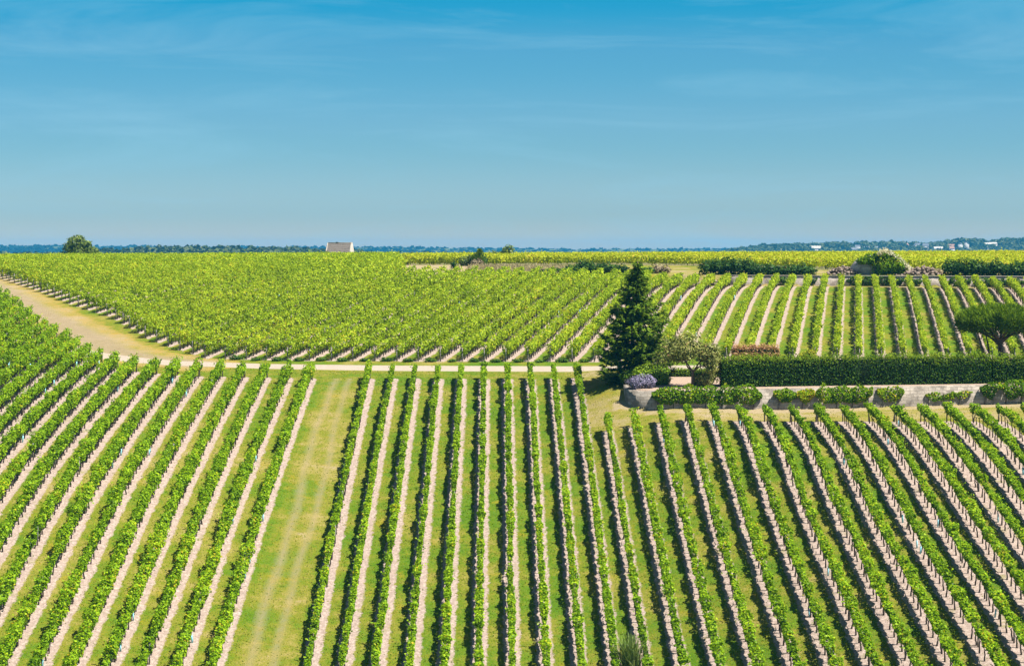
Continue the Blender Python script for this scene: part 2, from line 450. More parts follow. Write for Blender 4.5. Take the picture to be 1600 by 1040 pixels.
# ------------------------------------------------------------------ ground sheet
def lines(segs):
    out = []
    for a, b, s in segs:
        out.append(np.arange(a, b, s))
    return np.concatenate(out)
gx = lines([(-66, 66, 0.25), (66, 130, 0.6), (130, 300, 6), (300, 1000, 50), (1000, 2900, 200)])
gx = np.concatenate([-gx[gx > 66][::-1], gx, ])
gx = np.unique(np.round(np.concatenate([gx, [-66]]), 4))
gy = np.unique(np.round(lines([(-70, 90, 5), (90, 180, 0.4), (180, 262, 0.5), (262, 350, 1.2), (350, 600, 10), (600, 2000, 60), (2000, 5700, 200)]), 4))
GX, GY = np.meshgrid(gx, gy)
GZ = gz(GX, GY)
def ground_attrs(X, Y):
    rowd = np.full(X.shape, 3.0)
    for (x0, dr, y0, y1) in LEFT + RIGHT:
        xr = x0 + dr * (Y - 166)
        sel = (np.abs(X - xr) < 1.4) & (Y < y1 + 0.6) & (Y > 60)
        d = np.hypot(X - xr, np.maximum(0, Y - (y1 - 0.3)) * 1.3)
        rowd = np.where(sel, np.minimum(rowd, d * (1.0 if x0 < -17 else .90)), rowd)
    ui = inside(X, Y, UPPER)
    c = X - UDIR * (Y - 167)
    ph = (52.2 - c) / 2.0
    du = np.abs(ph - np.round(ph)) * 2.0 * 0.984
    rowd = np.where(ui, np.minimum(rowd, du), rowd)
    pi_ = inside(X, Y, PLATEAU)
    rowd = np.where(pi_, np.minimum(rowd, np.abs((Y + X * 0.1) / 2 - np.round((Y + X * 0.1) / 2)) * 2), rowd)
    pathd = polyd(X, Y, PATH)
    trackd = polyd(X, Y, TRACK)
    dry = np.full(X.shape, 0.35)
    strip = smooth((X + 16.6) / 0.5) * (1 - smooth((X + 13.2) / 0.5)) * (Y < 166.5)
    dry = dry + 0.11 * strip
    dry = np.where((Y < 166) & (X > -13) & (X < 8), dry - 0.06, dry)
    dry = np.where((Y < 166) & (X < -17), dry + 0.06, dry)
    dry = np.where(ui & (X > 5), dry - 0.05, dry)
    cor = smooth(1 - (trackd - 3.0) / 1.8)
    dry = np.maximum(dry, cor * 0.78)
    road = (X > 5) & (Y > 149.5) & (Y < 158)
    dry = np.where(road & (Y < wall_y(np.maximum(X, 9.4)) + .3), dry + 0.28 * smooth((X - 5) / 5), dry)
    wf = wall_y(np.maximum(X, 9.4)) - Y
    dry = np.where((X > 8.2) & (Y > 149) & (wf > -.3), np.maximum(dry, .98 * smooth((2.1 - wf) / .9)), dry)
    lawn = (X > 5.5) & (X < 10) & (Y > 151) & (Y < 168)
    dry = np.where(lawn, np.maximum(dry, 0.62), dry)
    bare = ((X > -16) & (X < 25) & (Y > 243) & (Y < 292)).astype(float)
    dry = np.maximum(dry, bare * np.where(X < -3, 1.05, 0.50))
    dry = np.where((Y > 240) & (X > 20) & (Y < 262) & ~pi_, 0.70, dry)
    foot2 = (X > 18) & (Y > wall2_y(X) - 4.2) & (Y < wall2_y(X))
    dry = np.where(foot2, 0.72, dry)
    terr = (X > 9.3) & (Y > wall_y(np.maximum(X, 9.4)) + 0.3) & (Y < 166.5)
    gravel = terr.astype(float)
    wheel = np.minimum(np.abs(X + 15.35 - 0.16 * np.sin(Y * .2) - .07 * np.sin(Y * .61)), 1.15 * np.abs(X + 13.95 + 0.18 * np.sin(Y * .17) + .06 * np.sin(Y * .5 + 1))) + (1 - strip) * 3 + (Y > 166) * 3
    return rowd, pathd, trackd, dry, gravel, wheel
AT = ground_attrs(GX, GY)
ny, nx = GX.shape
me = bpy.data.meshes.new("ground")
co = np.stack([GX, GY, GZ], -1).reshape(-1, 3).astype(np.float32)
me.vertices.add(len(co)); me.vertices.foreach_set("co", co.ravel())
idx = np.arange(ny * nx).reshape(ny, nx)
q = np.stack([idx[:-1, :-1], idx[:-1, 1:], idx[1:, 1:], idx[1:, :-1]], -1).reshape(-1, 4).astype(np.int32)
me.loops.add(q.size); me.loops.foreach_set("vertex_index", q.ravel())
me.polygons.add(len(q)); me.polygons.foreach_set("loop_start", (np.arange(len(q)) * 4).astype(np.int32))
me.polygons.foreach_set("use_smooth", np.ones(len(q), bool))
for nm, a in zip(("rowd", "pathd", "trackd", "dry", "gravel", "wheel"), AT):
    at = me.attributes.new(nm, 'FLOAT', 'POINT'); at.data.foreach_set("value", a.astype(np.float32).ravel())
me.update(calc_edges=True)
def ground_material():
    m, t, o = mat("ground")
    A = {k: N(t, "ShaderNodeAttribute", attribute_name=k).outputs["Fac"] for k in ("rowd", "pathd", "trackd", "dry", "gravel", "wheel")}
    g = N(t, "ShaderNodeNewGeometry").outputs["Position"]
    n1 = noise(t, g, 0.22, 4, 0.6)
    n2 = noise(t, g, 1.3, 5, 0.65)
    n3 = noise(t, g, 7.0, 4, 0.7)
    n4 = noise(t, g, 0.55, 5, 0.6, 0.6)
    fine = noise(t, g, 22.0, 3, 0.7)
    dry = math_(t, 'ADD', A["dry"], math_(t, 'MULTIPLY', math_(t, 'SUBTRACT', n1, 0.5), 1.5))
    dry = math_(t, 'ADD', dry, math_(t, 'MULTIPLY', math_(t, 'SUBTRACT', n2, 0.5), 0.85))
    dry = math_(t, 'ADD', dry, math_(t, 'MULTIPLY', math_(t, 'SUBTRACT', n3, 0.5), 0.75))
    gc = ramp(t, dry, [(0.0, (0.075, 0.165, 0.006)), (0.20, (0.115, 0.190, 0.010)), (0.42, (0.195, 0.205, 0.018)), (0.64, (0.300, 0.250, 0.060)), (0.95, (0.390, 0.300, 0.175))])
    gc = mixc(t, mrange(t, fine, 0.42, 0.66, 0.0, 0.42), gc, (0.045, 0.058, 0.008))
    gy_ = mixc(t, math_(t, 'MULTIPLY', mrange(t, n4, 0.60, 0.70), mrange(t, A["rowd"], 0.4, 0.6)), gc, (0.30, 0.22, 0.015))
    gc = mixc(t, 0.5, gc, gy_)
    # bare soil below the vines
    sn = math_(t, 'ADD', math_(t, 'MULTIPLY', math_(t, 'SUBTRACT', n2, 0.5), 0.42), math_(t, 'MULTIPLY', math_(t, 'SUBTRACT', n3, 0.5), 0.42))
    soil_m = mrange(t, math_(t, 'ADD', A["rowd"], math_(t, 'MULTIPLY', sn, 1.35)), 0.50, 0.42)
    cl_ = N(t, "ShaderNodeTexVoronoi", {"Vector": g, "Scale": 4.5, "Randomness": 1.0}, feature='F1')
    clod = mixc(t, mrange(t, n3, 0.28, 0.72), (0.300, 0.222, 0.178), (0.600, 0.485, 0.410))
    clod = mixc(t, mrange(t, cl_.outputs["Distance"], 0.30, 0.62, 0.0, 0.45), clod, (0.23, 0.165, 0.130))
    clod = mixc(t, mrange(t, n2, 0.56, 0.72, 0.0, 0.45), clod, (0.38, 0.270, 0.185))
    clod = mixc(t, mrange(t, fine, 0.52, 0.72, 0, 0.55), clod, (0.15, 0.105, 0.085))
    clod = mixc(t, mrange(t, n4, 0.60, 0.70, 0, 0.6), clod, (0.22, 0.21, 0.06))
    col = mixc(t, soil_m, gc, clod)
    # worn wheel marks on the grass strip
    wm = math_(t, 'MULTIPLY', mrange(t, math_(t, 'ADD', A["wheel"], math_(t, 'ADD', math_(t, 'MULTIPLY', sn, 1.9), math_(t, 'MULTIPLY', n1, 0.5))), 0.70, 0.12), 0.60)
    col = mixc(t, wm, col, mixc(t, n3, (0.24, 0.175, 0.105), (0.40, 0.305, 0.205)))
    och = math_(t, 'MULTIPLY', mrange(t, A["trackd"], 5.2, 3.4), mrange(t, A["trackd"], 1.4, 2.6))
    och = math_(t, 'MULTIPLY', och, mrange(t, n2, 0.40, 0.62, 0.1, 0.75))
    och = math_(t, 'MULTIPLY', och, mrange(t, A["rowd"], 0.7, 1.0))
    col = mixc(t, och, col, (0.34, 0.225, 0.045))
    # brown farm track
    tm = mrange(t, math_(t, 'ADD', A["trackd"], math_(t, 'MULTIPLY', sn, 3.5)), 2.2, 1.0)
    rut = mixc(t, n2, (0.225, 0.165, 0.090), (0.38, 0.295, 0.190))
    rut = mixc(t, mrange(t, fine, 0.45, 0.7, 0, 0.4), rut, (0.15, 0.12, 0.05))
    col = mixc(t, math_(t, 'MULTIPLY', tm, 0.85), col, rut)
    # chalk path
    pm = mrange(t, math_(t, 'ADD', A["pathd"], math_(t, 'MULTIPLY', sn, 0.9)), 1.42, 1.22)
    pc = mixc(t, n2, (0.36, 0.29, 0.215), (0.47, 0.395, 0.315))
    pc = mixc(t, mrange(t, fine, 0.5, 0.75, 0, 0.3), pc, (0.26, 0.20, 0.14))
    col = mixc(t, pm, col, pc)
    gm = mrange(t, math_(t, 'ADD', A["gravel"], math_(t, 'MULTIPLY', sn, 0.8)), 0.5, 0.6)
    col = mixc(t, gm, col, mixc(t, n3, (0.33, 0.235, 0.165), (0.46, 0.35, 0.265)))
    d = N(t, "ShaderNodeBsdfPrincipled", {"Base Color": col, "Roughness": 0.95, "Specular IOR Level": 0.08})
    bh = math_(t, 'ADD', math_(t, 'MULTIPLY', n3, 0.6), math_(t, 'MULTIPLY', fine, 0.5))
    b = N(t, "ShaderNodeBump", {"Height": bh, "Strength": 0.9, "Distance": 0.12})
    t.links.new(b.outputs[0], d.inputs["Normal"])
    t.links.new(d.outputs[0], o.inputs[0])
    return m
me.materials.append(ground_material())
go = bpy.data.objects.new("ground", me); COL.objects.link(go)
tag(go, kind='structure')

# ------------------------------------------------------------------ vine rows
def vine_leaves(qb, xy, u, L, per_m, size, half, h0, h1, rng, shag=1.0, base_t=0.0, taper=0.0):
    """xy(u) -> X, Y, side vector; canopy of leaf cards along a trellis"""
    n = int(L * per_m)
    uu = rng.uniform(0, L, n)
    plant = np.floor(uu)
    vig = rng.normal(1.0, 0.20, int(L) + 2); gap = rng.uniform(size=int(L) + 2)
    vig = np.where(gap < 0.03, vig * 0.55, vig); vig = np.where(gap > 0.988, 0.18, vig)
    vg = vig[plant.astype(int)]
    keep = rng.uniform(size=n) < np.clip(vg, 0.12, 1)
    uu = uu[keep]; vg = vg[keep]; plant = plant[keep]; n = len(uu)
    fr = np.abs(uu - plant - .5) * 2
    k1 = knots(0, L, 0.55, rng); k2 = knots(0, L, 0.45, rng); k3 = knots(0, L, 1.7, rng)
    hw = half * np.clip(1 + 0.26 * shag * k1(uu) + 0.12 * k3(uu), 0.4, 1.8) * np.clip(vg, .6, 1.15)
    top = h1 + 0.10 * shag * k2(uu) + 0.08 * k3(uu) + 0.28 * (vg - 1)
    bot = h0 + 0.10 * k1(uu) + 0.16 * (1 - vg)
    th = rng.uniform(0, 2 * pi, n)
    rr = 0.45 + 0.55 * np.sqrt(rng.uniform(size=n))
    shoot = rng.uniform(size=n) < 0.05 * shag
    rr = np.where(shoot, rr * rng.uniform(1.1, 1.55, n), rr)
    cx, cz = np.cos(th), np.sin(th)
    sx = np.sign(cx) * np.abs(cx) ** 0.75; sz_ = np.sign(cz) * np.abs(cz) ** 0.7
    lat = sx * rr * hw * (1 - taper * (0.5 - 0.5 * sz_ * np.minimum(rr, 1)))
    if taper: bot = bot + 0.34 * fr ** 2.2 * (1 + .5 * k1(uu)) * (taper / .5)
    z = (top + bot) / 2 + sz_ * rr * (top - bot) / 2
    X, Y, S = xy(uu, lat)
    c = np.stack([X, Y, gz(X, Y) + z], 1)
    nr = np.stack([S[0] * cx, S[1] * cx, cz * 0.8], 1) + rng.normal(0, 0.6, (n, 3)) + np.array([0, 0, 0.75])
    nr = unit(nr)
    sz = size * rng.uniform(0.7, 1.3, n)
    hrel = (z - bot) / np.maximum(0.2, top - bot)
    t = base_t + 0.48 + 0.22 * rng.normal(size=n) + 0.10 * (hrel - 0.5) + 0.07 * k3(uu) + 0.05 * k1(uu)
    t = np.where(rng.uniform(size=n) < 0.012, 1.0, np.clip(t, 0.02, 0.96))
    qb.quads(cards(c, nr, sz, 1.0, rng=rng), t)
    # shoots that stand out of the trimmed canopy
    m = int(L * 2.6 * shag)
    us = np.repeat(rng.uniform(0, L, m), 4); st = np.tile(np.array([0.25, 0.5, 0.75, 1.0]), m)
    dx = np.repeat(rng.normal(0, .16, m), 4); ln = np.repeat(rng.uniform(.10, .34, m), 4); la = np.repeat(rng.uniform(-.7, .7, m), 4)
    lat = la * half + dx * st * 1.2
    X, Y, S = xy(us, lat)
    zz = h1 - 0.06 + ln * st - .08 * np.abs(la)
    c = np.stack([X, Y, gz(X, Y) + zz], 1) + rng.normal(0, .02, (len(X), 3))
    qb.quads(cards(c, unit(rng.normal(0, .8, (len(X), 3)) + (0, 0, .5)), size * .85, 1.0, rng=rng), np.clip(rng.normal(.62 + base_t, .2, len(X)), 0, .96))

trunk_meshes = []
for k in range(5):
    q_ = QB()
    rg = np.random.default_rng(50 + k)
    hh = 0.62
    zz = np.linspace(-0.08, hh, 6)
    px = np.cumsum(rg.normal(0, 0.018, 6)); py = np.cumsum(rg.normal(0, 0.018, 6))
    q_.tube(np.stack([px, py, zz], 1), np.linspace(0.055, 0.032, 6), 6)
    for s_ in (-1, 1):
        e = np.array([px[-1], py[-1], hh])
        q_.tube([e - (0, 0, .05), e + (0.02, s_ * 0.18, 0.07), e + (0.0, s_ * 0.42, 0.10)], [0.026, 0.02, 0.014], 5)
    trunk_meshes.append(q_.data("vine_trunk", M['bark'], True))
q_ = QB().box(-.035, .035, -.035, .035, -0.1, 1.22)
q_.box(-.025, .025, -.025, .025, 1.22, 1.25)
post_mesh = q_.data("post", M['post'])
q_ = QB()
q_.tube([(0, 0, 0.0), (0, 0, 0.2), (0, 0, 0.48)], [0.05, 0.05, 0.052], 8)
q_.tube([(0.06, 0, -0.05), (0.062, 0, 0.62)], 0.012, 5)
tube_mesh = q_.data("grow_tube", M['tube'])
def put(name, meshd, parent, x, y, rz=0.0, sc=1.0, tilt=(0, 0), base=(0, 0, 0)):
    o = bpy.data.objects.new(name, meshd)
    COL.objects.link(o); o.parent = parent
    o.location = (x - base[0], y - base[1], float(gz(x, y)) - base[2])
    o.rotation_euler = (tilt[0], tilt[1], rz); o.scale = (1, 1, sc)
    return o
def ordinal(n):
    W = ["first", "second", "third", "fourth", "fifth", "sixth", "seventh", "eighth", "ninth", "tenth", "eleventh", "twelfth", "thirteenth", "fourteenth",
         "fifteenth", "sixteenth", "seventeenth", "eighteenth", "nineteenth", "twentieth", "twenty-first", "twenty-second", "twenty-third", "twenty-fourth", "twenty-fifth", "twenty-sixth", "twenty-seventh", "twenty-eighth", "twenty-ninth", "thirtieth", "thirty-first", "thirty-second"]
    return W[n - 1]
def lower_row(k, row, side):
    x0, dr, y0, y1 = row
    rng = np.random.default_rng(1000 + k + (500 if side == 'R' else 0))
    L = y1 - y0
    hx = x0 + dr * (y1 - 166)
    base = (hx, y1, float(gz(hx, y1)))
    if side == 'L':
        n = k + 1
        if n == 1: lab = "vine row along the left edge of the wide grassy strip"
        else: lab = f"{ordinal(n)} vine row to the left of the wide grassy strip"
        if n >= 11: lab += ", headed at the brown track"
        elif n > 1: lab += " on the lower slope"
        grp = "vine rows on the lower left slope"
    else:
        n = k + 1
        if n == 1: lab = "vine row along the right edge of the wide grassy strip"
        elif n <= 10: lab = f"{ordinal(n)} vine row right of the wide grassy strip, reaching the pale path"
        elif n == 11: lab = "shorter vine row below the garden wall nearest to the dark conifer"
        else: lab = f"{ordinal(n - 10)} vine row below the stone garden wall, counted away from the dark conifer"
        grp = "vine rows on the lower right slope"
    root = thing("vine_row", base, lab, "vine row", grp)
    wob = knots(0, L, 5.0, rng)
    def xy(u, lat):
        Y = y0 + u
        X = x0 + dr * (Y - 166) + lat + 0.03 * wob(u)
        return X, Y, (1.0, 0.0)
    near = QB()
    sh = 1.35 if side == 'L' else 1.0
    if side == 'R' and n <= 10: sh = 0.85
    half = 0.255 if (side == 'R' and n <= 11) else 0.32
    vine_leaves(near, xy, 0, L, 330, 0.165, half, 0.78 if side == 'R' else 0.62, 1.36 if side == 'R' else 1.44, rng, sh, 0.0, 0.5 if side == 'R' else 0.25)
    for v in near.v: v -= np.array(base)
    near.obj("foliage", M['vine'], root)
    ys = np.arange(y0 + rng.uniform(0, 1), y1, 1.0)
    if len(ys) > 98: ys = ys[-98:]
    for y in ys:
        if rng.uniform() < 0.03: continue
        y_ = y + rng.normal(0, 0.05); x_ = x0 + dr * (y_ - 166) + rng.normal(0, 0.03)
        put("vine_trunk", trunk_meshes[rng.integers(5)], root, x_, y_, rng.choice([0, pi]) + rng.normal(0, .12), rng.uniform(0.9, 1.1), (rng.normal(0, .06), rng.normal(0, .06)), base)
    for y in np.arange(y1 - 0.1, y0, -6.0):
        x_ = x0 + dr * (y - 166) + 0.05
        put("post", post_mesh, root, x_, y, rng.uniform(0, 1), 1.0, (rng.normal(0, .02), rng.normal(0, .02)), base)
    nt_ = rng.poisson(1.6 if (side == 'L' or n > 15) else 0.5)
    for y in rng.uniform(y0 + 2, y1 - 1, nt_):
        x_ = x0 + dr * (y - 166) + (0.10 if side == 'L' else -0.08)
        put("grow_tube", tube_mesh, root, x_, y, rng.uniform(0, 6), rng.uniform(0.9, 1.15), (rng.normal(0, .05), rng.normal(0, .05)), base)
for k, r_ in enumerate(LEFT): lower_row(k, r_, 'L')
for k, r_ in enumerate(RIGHT): lower_row(k, r_, 'R')

def upper_row(k, c):
    rng = np.random.default_rng(3000 + k)
    ys = np.arange(168.0, 341.0, 0.25); xs = usx(c, ys)
    ok = inside(xs, ys, UPPER) & (np.abs(xs) < ys * 0.29)
    if ok.sum() < 12: return
    yy = ys[ok]; y0, y1 = yy[0], yy[-1]
    L = (y1 - y0) / cos(math.atan(UDIR)); ca, sa = cos(math.atan(UDIR)), sin(math.atan(UDIR))
    hx = float(usx(c, y0)); base = (hx, y0, float(gz(hx, y0)))
    foot_px = 800 + F * hx / y0
    if c > 29.8 + 1.0: n = int(round((c - 30.2) / 2.0)); lab = None
    grp = "vine rows on the upper field"
    if hx > 8.6:
        wy = float(y1)
        n = int(round((hx - 8.6) / 2.0)) + 1
        lab = f"{ordinal(max(1, n))} upper vine row right of the dark conifer, below the old terrace wall"
    elif y0 < 176.5:
        n = int((8.6 - hx) / 2.0) + 1
        lab = f"{ordinal(max(1, n))} upper vine row left of the dark conifer, its foot at the pale path"
    elif y0 < 245:
        lab = "vine row of the broad upper field with its end at the brown farm track"; grp = "upper vine rows ending at the brown track"
    else:
        lab = "vine row merging into the green mass at the far left of the upper field"; grp = "farthest vine rows of the upper field"
    root = thing("vine_row", base, lab, "vine row", grp)
    def xy(u, lat):
        return hx + sa * u + ca * lat, y0 + ca * u - sa * lat, (ca, -sa)
    q1 = QB()
    Ln = min(L, 55.0)
    right = c > 6
    wd = 0.28 if right else 0.38
    ht = 1.38 if right else 1.62
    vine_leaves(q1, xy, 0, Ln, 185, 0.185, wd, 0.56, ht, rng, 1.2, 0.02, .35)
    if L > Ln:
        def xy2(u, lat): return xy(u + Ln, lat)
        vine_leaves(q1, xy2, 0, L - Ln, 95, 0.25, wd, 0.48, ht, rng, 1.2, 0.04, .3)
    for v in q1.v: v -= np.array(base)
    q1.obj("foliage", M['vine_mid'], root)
    q2 = QB(); us = np.arange(0.3, min(L, 62 if not right else 70), 1.0)
    for u in us:
        X, Y, _ = xy(u + rng.normal(0, .06), rng.normal(0, .03))
        z = float(gz(X, Y)); b = np.array([X, Y, z]) - base
        q2.tube([b - (0, 0, .06), b + (rng.normal(0, .03), rng.normal(0, .03), .3), b + (rng.normal(0, .04), rng.normal(0, .04), .64)], [0.05, 0.042, 0.033], 4)
    tag(q2.obj("vine_trunk", M['bark'], root), kind='stuff')
    for u in np.arange(0.05, min(L, 70), 7.0):
        X, Y, _ = xy(u, 0.03)
        put("post", post_mesh, root, float(X), float(Y), 0.2, 1.02, (rng.normal(0, .02), rng.normal(0, .02)), base)
    if rng.uniform() < 0.5:
        X, Y, _ = xy(rng.uniform(2, min(L, 45)), 0.12)
        put("grow_tube", tube_mesh, root, float(X), float(Y), 1.0, 1.1, (0, 0), base)
for k, c in enumerate(UPC): upper_row(k, c)

def plateau_rows():
    k = 0
    for yc in np.arange(246.0, 346.0, 2.0):
        xs = np.arange(-24.0, 122.0, 0.25)
        ys = yc - 0.1 * xs
        ok = inside(xs, ys, PLATEAU) & (np.abs(xs) < ys * 0.285)
        if ok.sum() < 16: continue
        x0, x1 = xs[ok][0], xs[ok][-1]; L = (x1 - x0)
        rng = np.random.default_rng(6000 + k); k += 1
        base = (x0, yc - 0.1 * x0, float(gz(x0, yc - 0.1 * x0)))
        def xy(u, lat):
            return x0 + u, yc - 0.1 * (x0 + u) + lat, (0.0, 1.0)
        root = thing("vine_row", base, "vine row of the far plateau, merging into one yellow-green band below the skyline", "vine row", "vine rows on the far plateau")
        q1 = QB()
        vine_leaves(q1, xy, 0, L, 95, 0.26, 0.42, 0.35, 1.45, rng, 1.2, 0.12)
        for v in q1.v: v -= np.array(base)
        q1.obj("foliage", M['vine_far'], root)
        q2 = QB()
        for u in np.arange(0.3, L, 7.0):
            X, Y, _ = xy(u, 0.0); b = np.array([X, Y, float(gz(X, Y))]) - base
            q2.tube([b, b + (0, 0, .6)], [.05, .035], 4)
        tag(q2.obj("vine_trunk", M['bark'], root), kind='stuff')
plateau_rows()
WEED = []
for k, c in enumerate(UPC):
    ys = np.arange(168.0, 178.0, 0.25); ok = inside(usx(c, ys), ys, UPPER)
    if not ok.any() or not (-26 < usx(c, ys[ok][0]) < 7.5): continue
    WEED.append((float(usx(c, ys[ok][0])) - .95, float(ys[ok][0]) - .15))

# ------------------------------------------------------------------ plants
def hedge(name, x0, x1, y0, y1, h, material, label, cat, group=None, leaf=0.13, dens=120, rag=0.06, slope=0.0, seed=1, tip=0.15):
    """clipped hedge; y0,y1 front/back at x0; slope shifts Y along X"""
    rng = np.random.default_rng(seed)
    L = x1 - x0; W = y1 - y0
    base = ((x0 + x1) / 2, (y0 + y1) / 2 + slope * L / 2, 0); bz = float(gz(base[0], base[1])); base = (base[0], base[1], bz)
    root = thing(name, base, label, cat, group)
    areas = np.array([L * h, L * h, L * W, W * h, W * h]); n = (areas * dens).astype(int)
    P_, N_ = [], []
    def add(x, y, z, nn):
        P_.append(np.stack([x, y, z], 1)); N_.append(np.tile(nn, (len(x), 1)))
    u = lambda m, a, b: rng.uniform(a, b, m)
    add(u(n[0], 0, L), np.full(n[0], 0.0), u(n[0], 0.02, h), (0, -1, 0)); add(u(n[1], 0, L), np.full(n[1], W), u(n[1], 0.02, h), (0, 1, 0))
    add(u(n[2], 0, L), u(n[2], 0, W), np.full(n[2], h), (0, 0, 1))
    add(np.full(n[3], 0.0), u(n[3], 0, W), u(n[3], 0.02, h), (-1, 0, 0)); add(np.full(n[4], L), u(n[4], 0, W), u(n[4], 0.02, h), (1, 0, 0))
    p = np.vstack(P_); nn = np.vstack(N_)
    k1 = knots(0, L, 0.9, rng); k2 = knots(0, L, 0.35, rng)
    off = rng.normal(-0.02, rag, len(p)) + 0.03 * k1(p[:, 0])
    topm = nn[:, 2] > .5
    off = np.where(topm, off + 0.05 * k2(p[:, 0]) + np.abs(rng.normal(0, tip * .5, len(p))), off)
    sun_band = (~topm) & (p[:, 2] > h - .30 - .12 * np.abs(k2(p[:, 0])))  # upper leaves of the sides, where a sunlit band is painted in
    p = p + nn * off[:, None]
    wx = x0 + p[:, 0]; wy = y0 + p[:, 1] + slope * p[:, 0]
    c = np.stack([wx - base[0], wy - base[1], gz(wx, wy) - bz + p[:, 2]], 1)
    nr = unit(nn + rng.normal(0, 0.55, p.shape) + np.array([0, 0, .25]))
    tint = np.clip(rng.normal(0.36, 0.2, len(p)) + np.where(topm, 0.45, 0) + np.where(sun_band, 0.25, 0) + 0.05 * k1(p[:, 0]), 0, 1)  # top and upper side leaves tinted lighter, sunlight put into the leaf colour
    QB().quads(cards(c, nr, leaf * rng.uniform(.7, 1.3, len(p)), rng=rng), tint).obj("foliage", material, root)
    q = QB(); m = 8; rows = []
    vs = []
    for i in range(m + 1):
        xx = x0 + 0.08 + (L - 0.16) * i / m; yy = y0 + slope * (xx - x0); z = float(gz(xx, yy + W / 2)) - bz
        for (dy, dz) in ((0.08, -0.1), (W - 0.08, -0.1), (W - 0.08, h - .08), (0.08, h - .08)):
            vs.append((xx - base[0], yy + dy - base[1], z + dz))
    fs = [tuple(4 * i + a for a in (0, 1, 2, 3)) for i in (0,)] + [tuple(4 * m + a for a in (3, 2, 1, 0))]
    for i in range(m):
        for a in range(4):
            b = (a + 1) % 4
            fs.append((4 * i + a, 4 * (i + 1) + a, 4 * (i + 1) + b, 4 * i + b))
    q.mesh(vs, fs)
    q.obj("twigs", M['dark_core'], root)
    return root
def blob_leaves(q, lobes, dens, leaf, rng, tint0=0.45, tj=0.2, ground=None, fill=0.5, vert=0.0, asp=1.0):
    """lobes: (cx,cy,cz,rx,ry,rz)"""
    for (cx, cy, cz, rx, ry, rz) in lobes:
        A = 4 * pi * ((rx * ry) ** 1.6 / 3 + (rx * rz) ** 1.6 / 3 + (ry * rz) ** 1.6 / 3) ** (1 / 1.6)
        n = max(12, int(A * dens))
        d = unit(rng.normal(size=(n, 3)))
        r = fill + (1.05 - fill) * rng.uniform(size=n) ** 0.6
        bump = 1 + 0.14 * np.sin(d[:, 0] * 5 + cx * 3) * np.cos(d[:, 1] * 4 + cy) + 0.1 * np.sin(d[:, 2] * 7 + cz)
        c = d * (r * bump)[:, None] * np.array([rx, ry, rz]) + np.array([cx, cy, cz])
        if ground is not None: c[:, 2] = np.maximum(c[:, 2], ground + rng.uniform(0, .12, n))
        nr = unit(d + rng.normal(0, .5, (n, 3)) + np.array([0, 0, .35]))
        if vert: nr[:, 2] *= (1 - vert); nr = unit(nr)
        t = np.clip(rng.normal(tint0, tj, n) + rng.normal(0, 0.10) + 0.12 * d[:, 2], 0, 1)
        q.quads(cards(c, nr, leaf * rng.uniform(.65, 1.35, n), asp, rng=rng), t)
    return q
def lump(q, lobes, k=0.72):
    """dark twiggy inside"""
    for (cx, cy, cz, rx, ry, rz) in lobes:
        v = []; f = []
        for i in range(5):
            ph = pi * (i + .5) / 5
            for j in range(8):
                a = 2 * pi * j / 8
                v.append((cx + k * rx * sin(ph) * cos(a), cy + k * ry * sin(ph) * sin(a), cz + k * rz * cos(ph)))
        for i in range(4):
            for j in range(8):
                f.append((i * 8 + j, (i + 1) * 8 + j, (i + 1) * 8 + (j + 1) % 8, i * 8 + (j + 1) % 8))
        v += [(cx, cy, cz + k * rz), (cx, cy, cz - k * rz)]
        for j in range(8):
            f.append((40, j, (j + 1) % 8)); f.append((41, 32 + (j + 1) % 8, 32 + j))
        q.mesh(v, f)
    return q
def shrub(name, loc, lobes, material, label, cat="shrub", group=None, dens=60, leaf=0.16, seed=3, tint0=0.45, tj=0.2, fill=0.55, vert=0.0, asp=1.0, core=True):
    rng = np.random.default_rng(seed)
    root = thing(name, loc, label, cat, group)
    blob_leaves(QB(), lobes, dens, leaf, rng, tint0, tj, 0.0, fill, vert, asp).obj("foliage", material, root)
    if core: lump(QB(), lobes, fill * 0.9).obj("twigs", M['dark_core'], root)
    return root
def lobes_line(x0, x1, h0, h1, w, n, seed):
    rng = np.random.default_rng(seed); out = []
    for i in range(n):
        s = (i + .5) / n; x = x0 + (x1 - x0) * s; h = h0 + (h1 - h0) * s
        h *= rng.uniform(.85, 1.15)
        out.append((x, rng.normal(0, .15), h * .48, (x1 - x0) / n * .95, w * rng.uniform(.85, 1.15), h * .55))
    return out

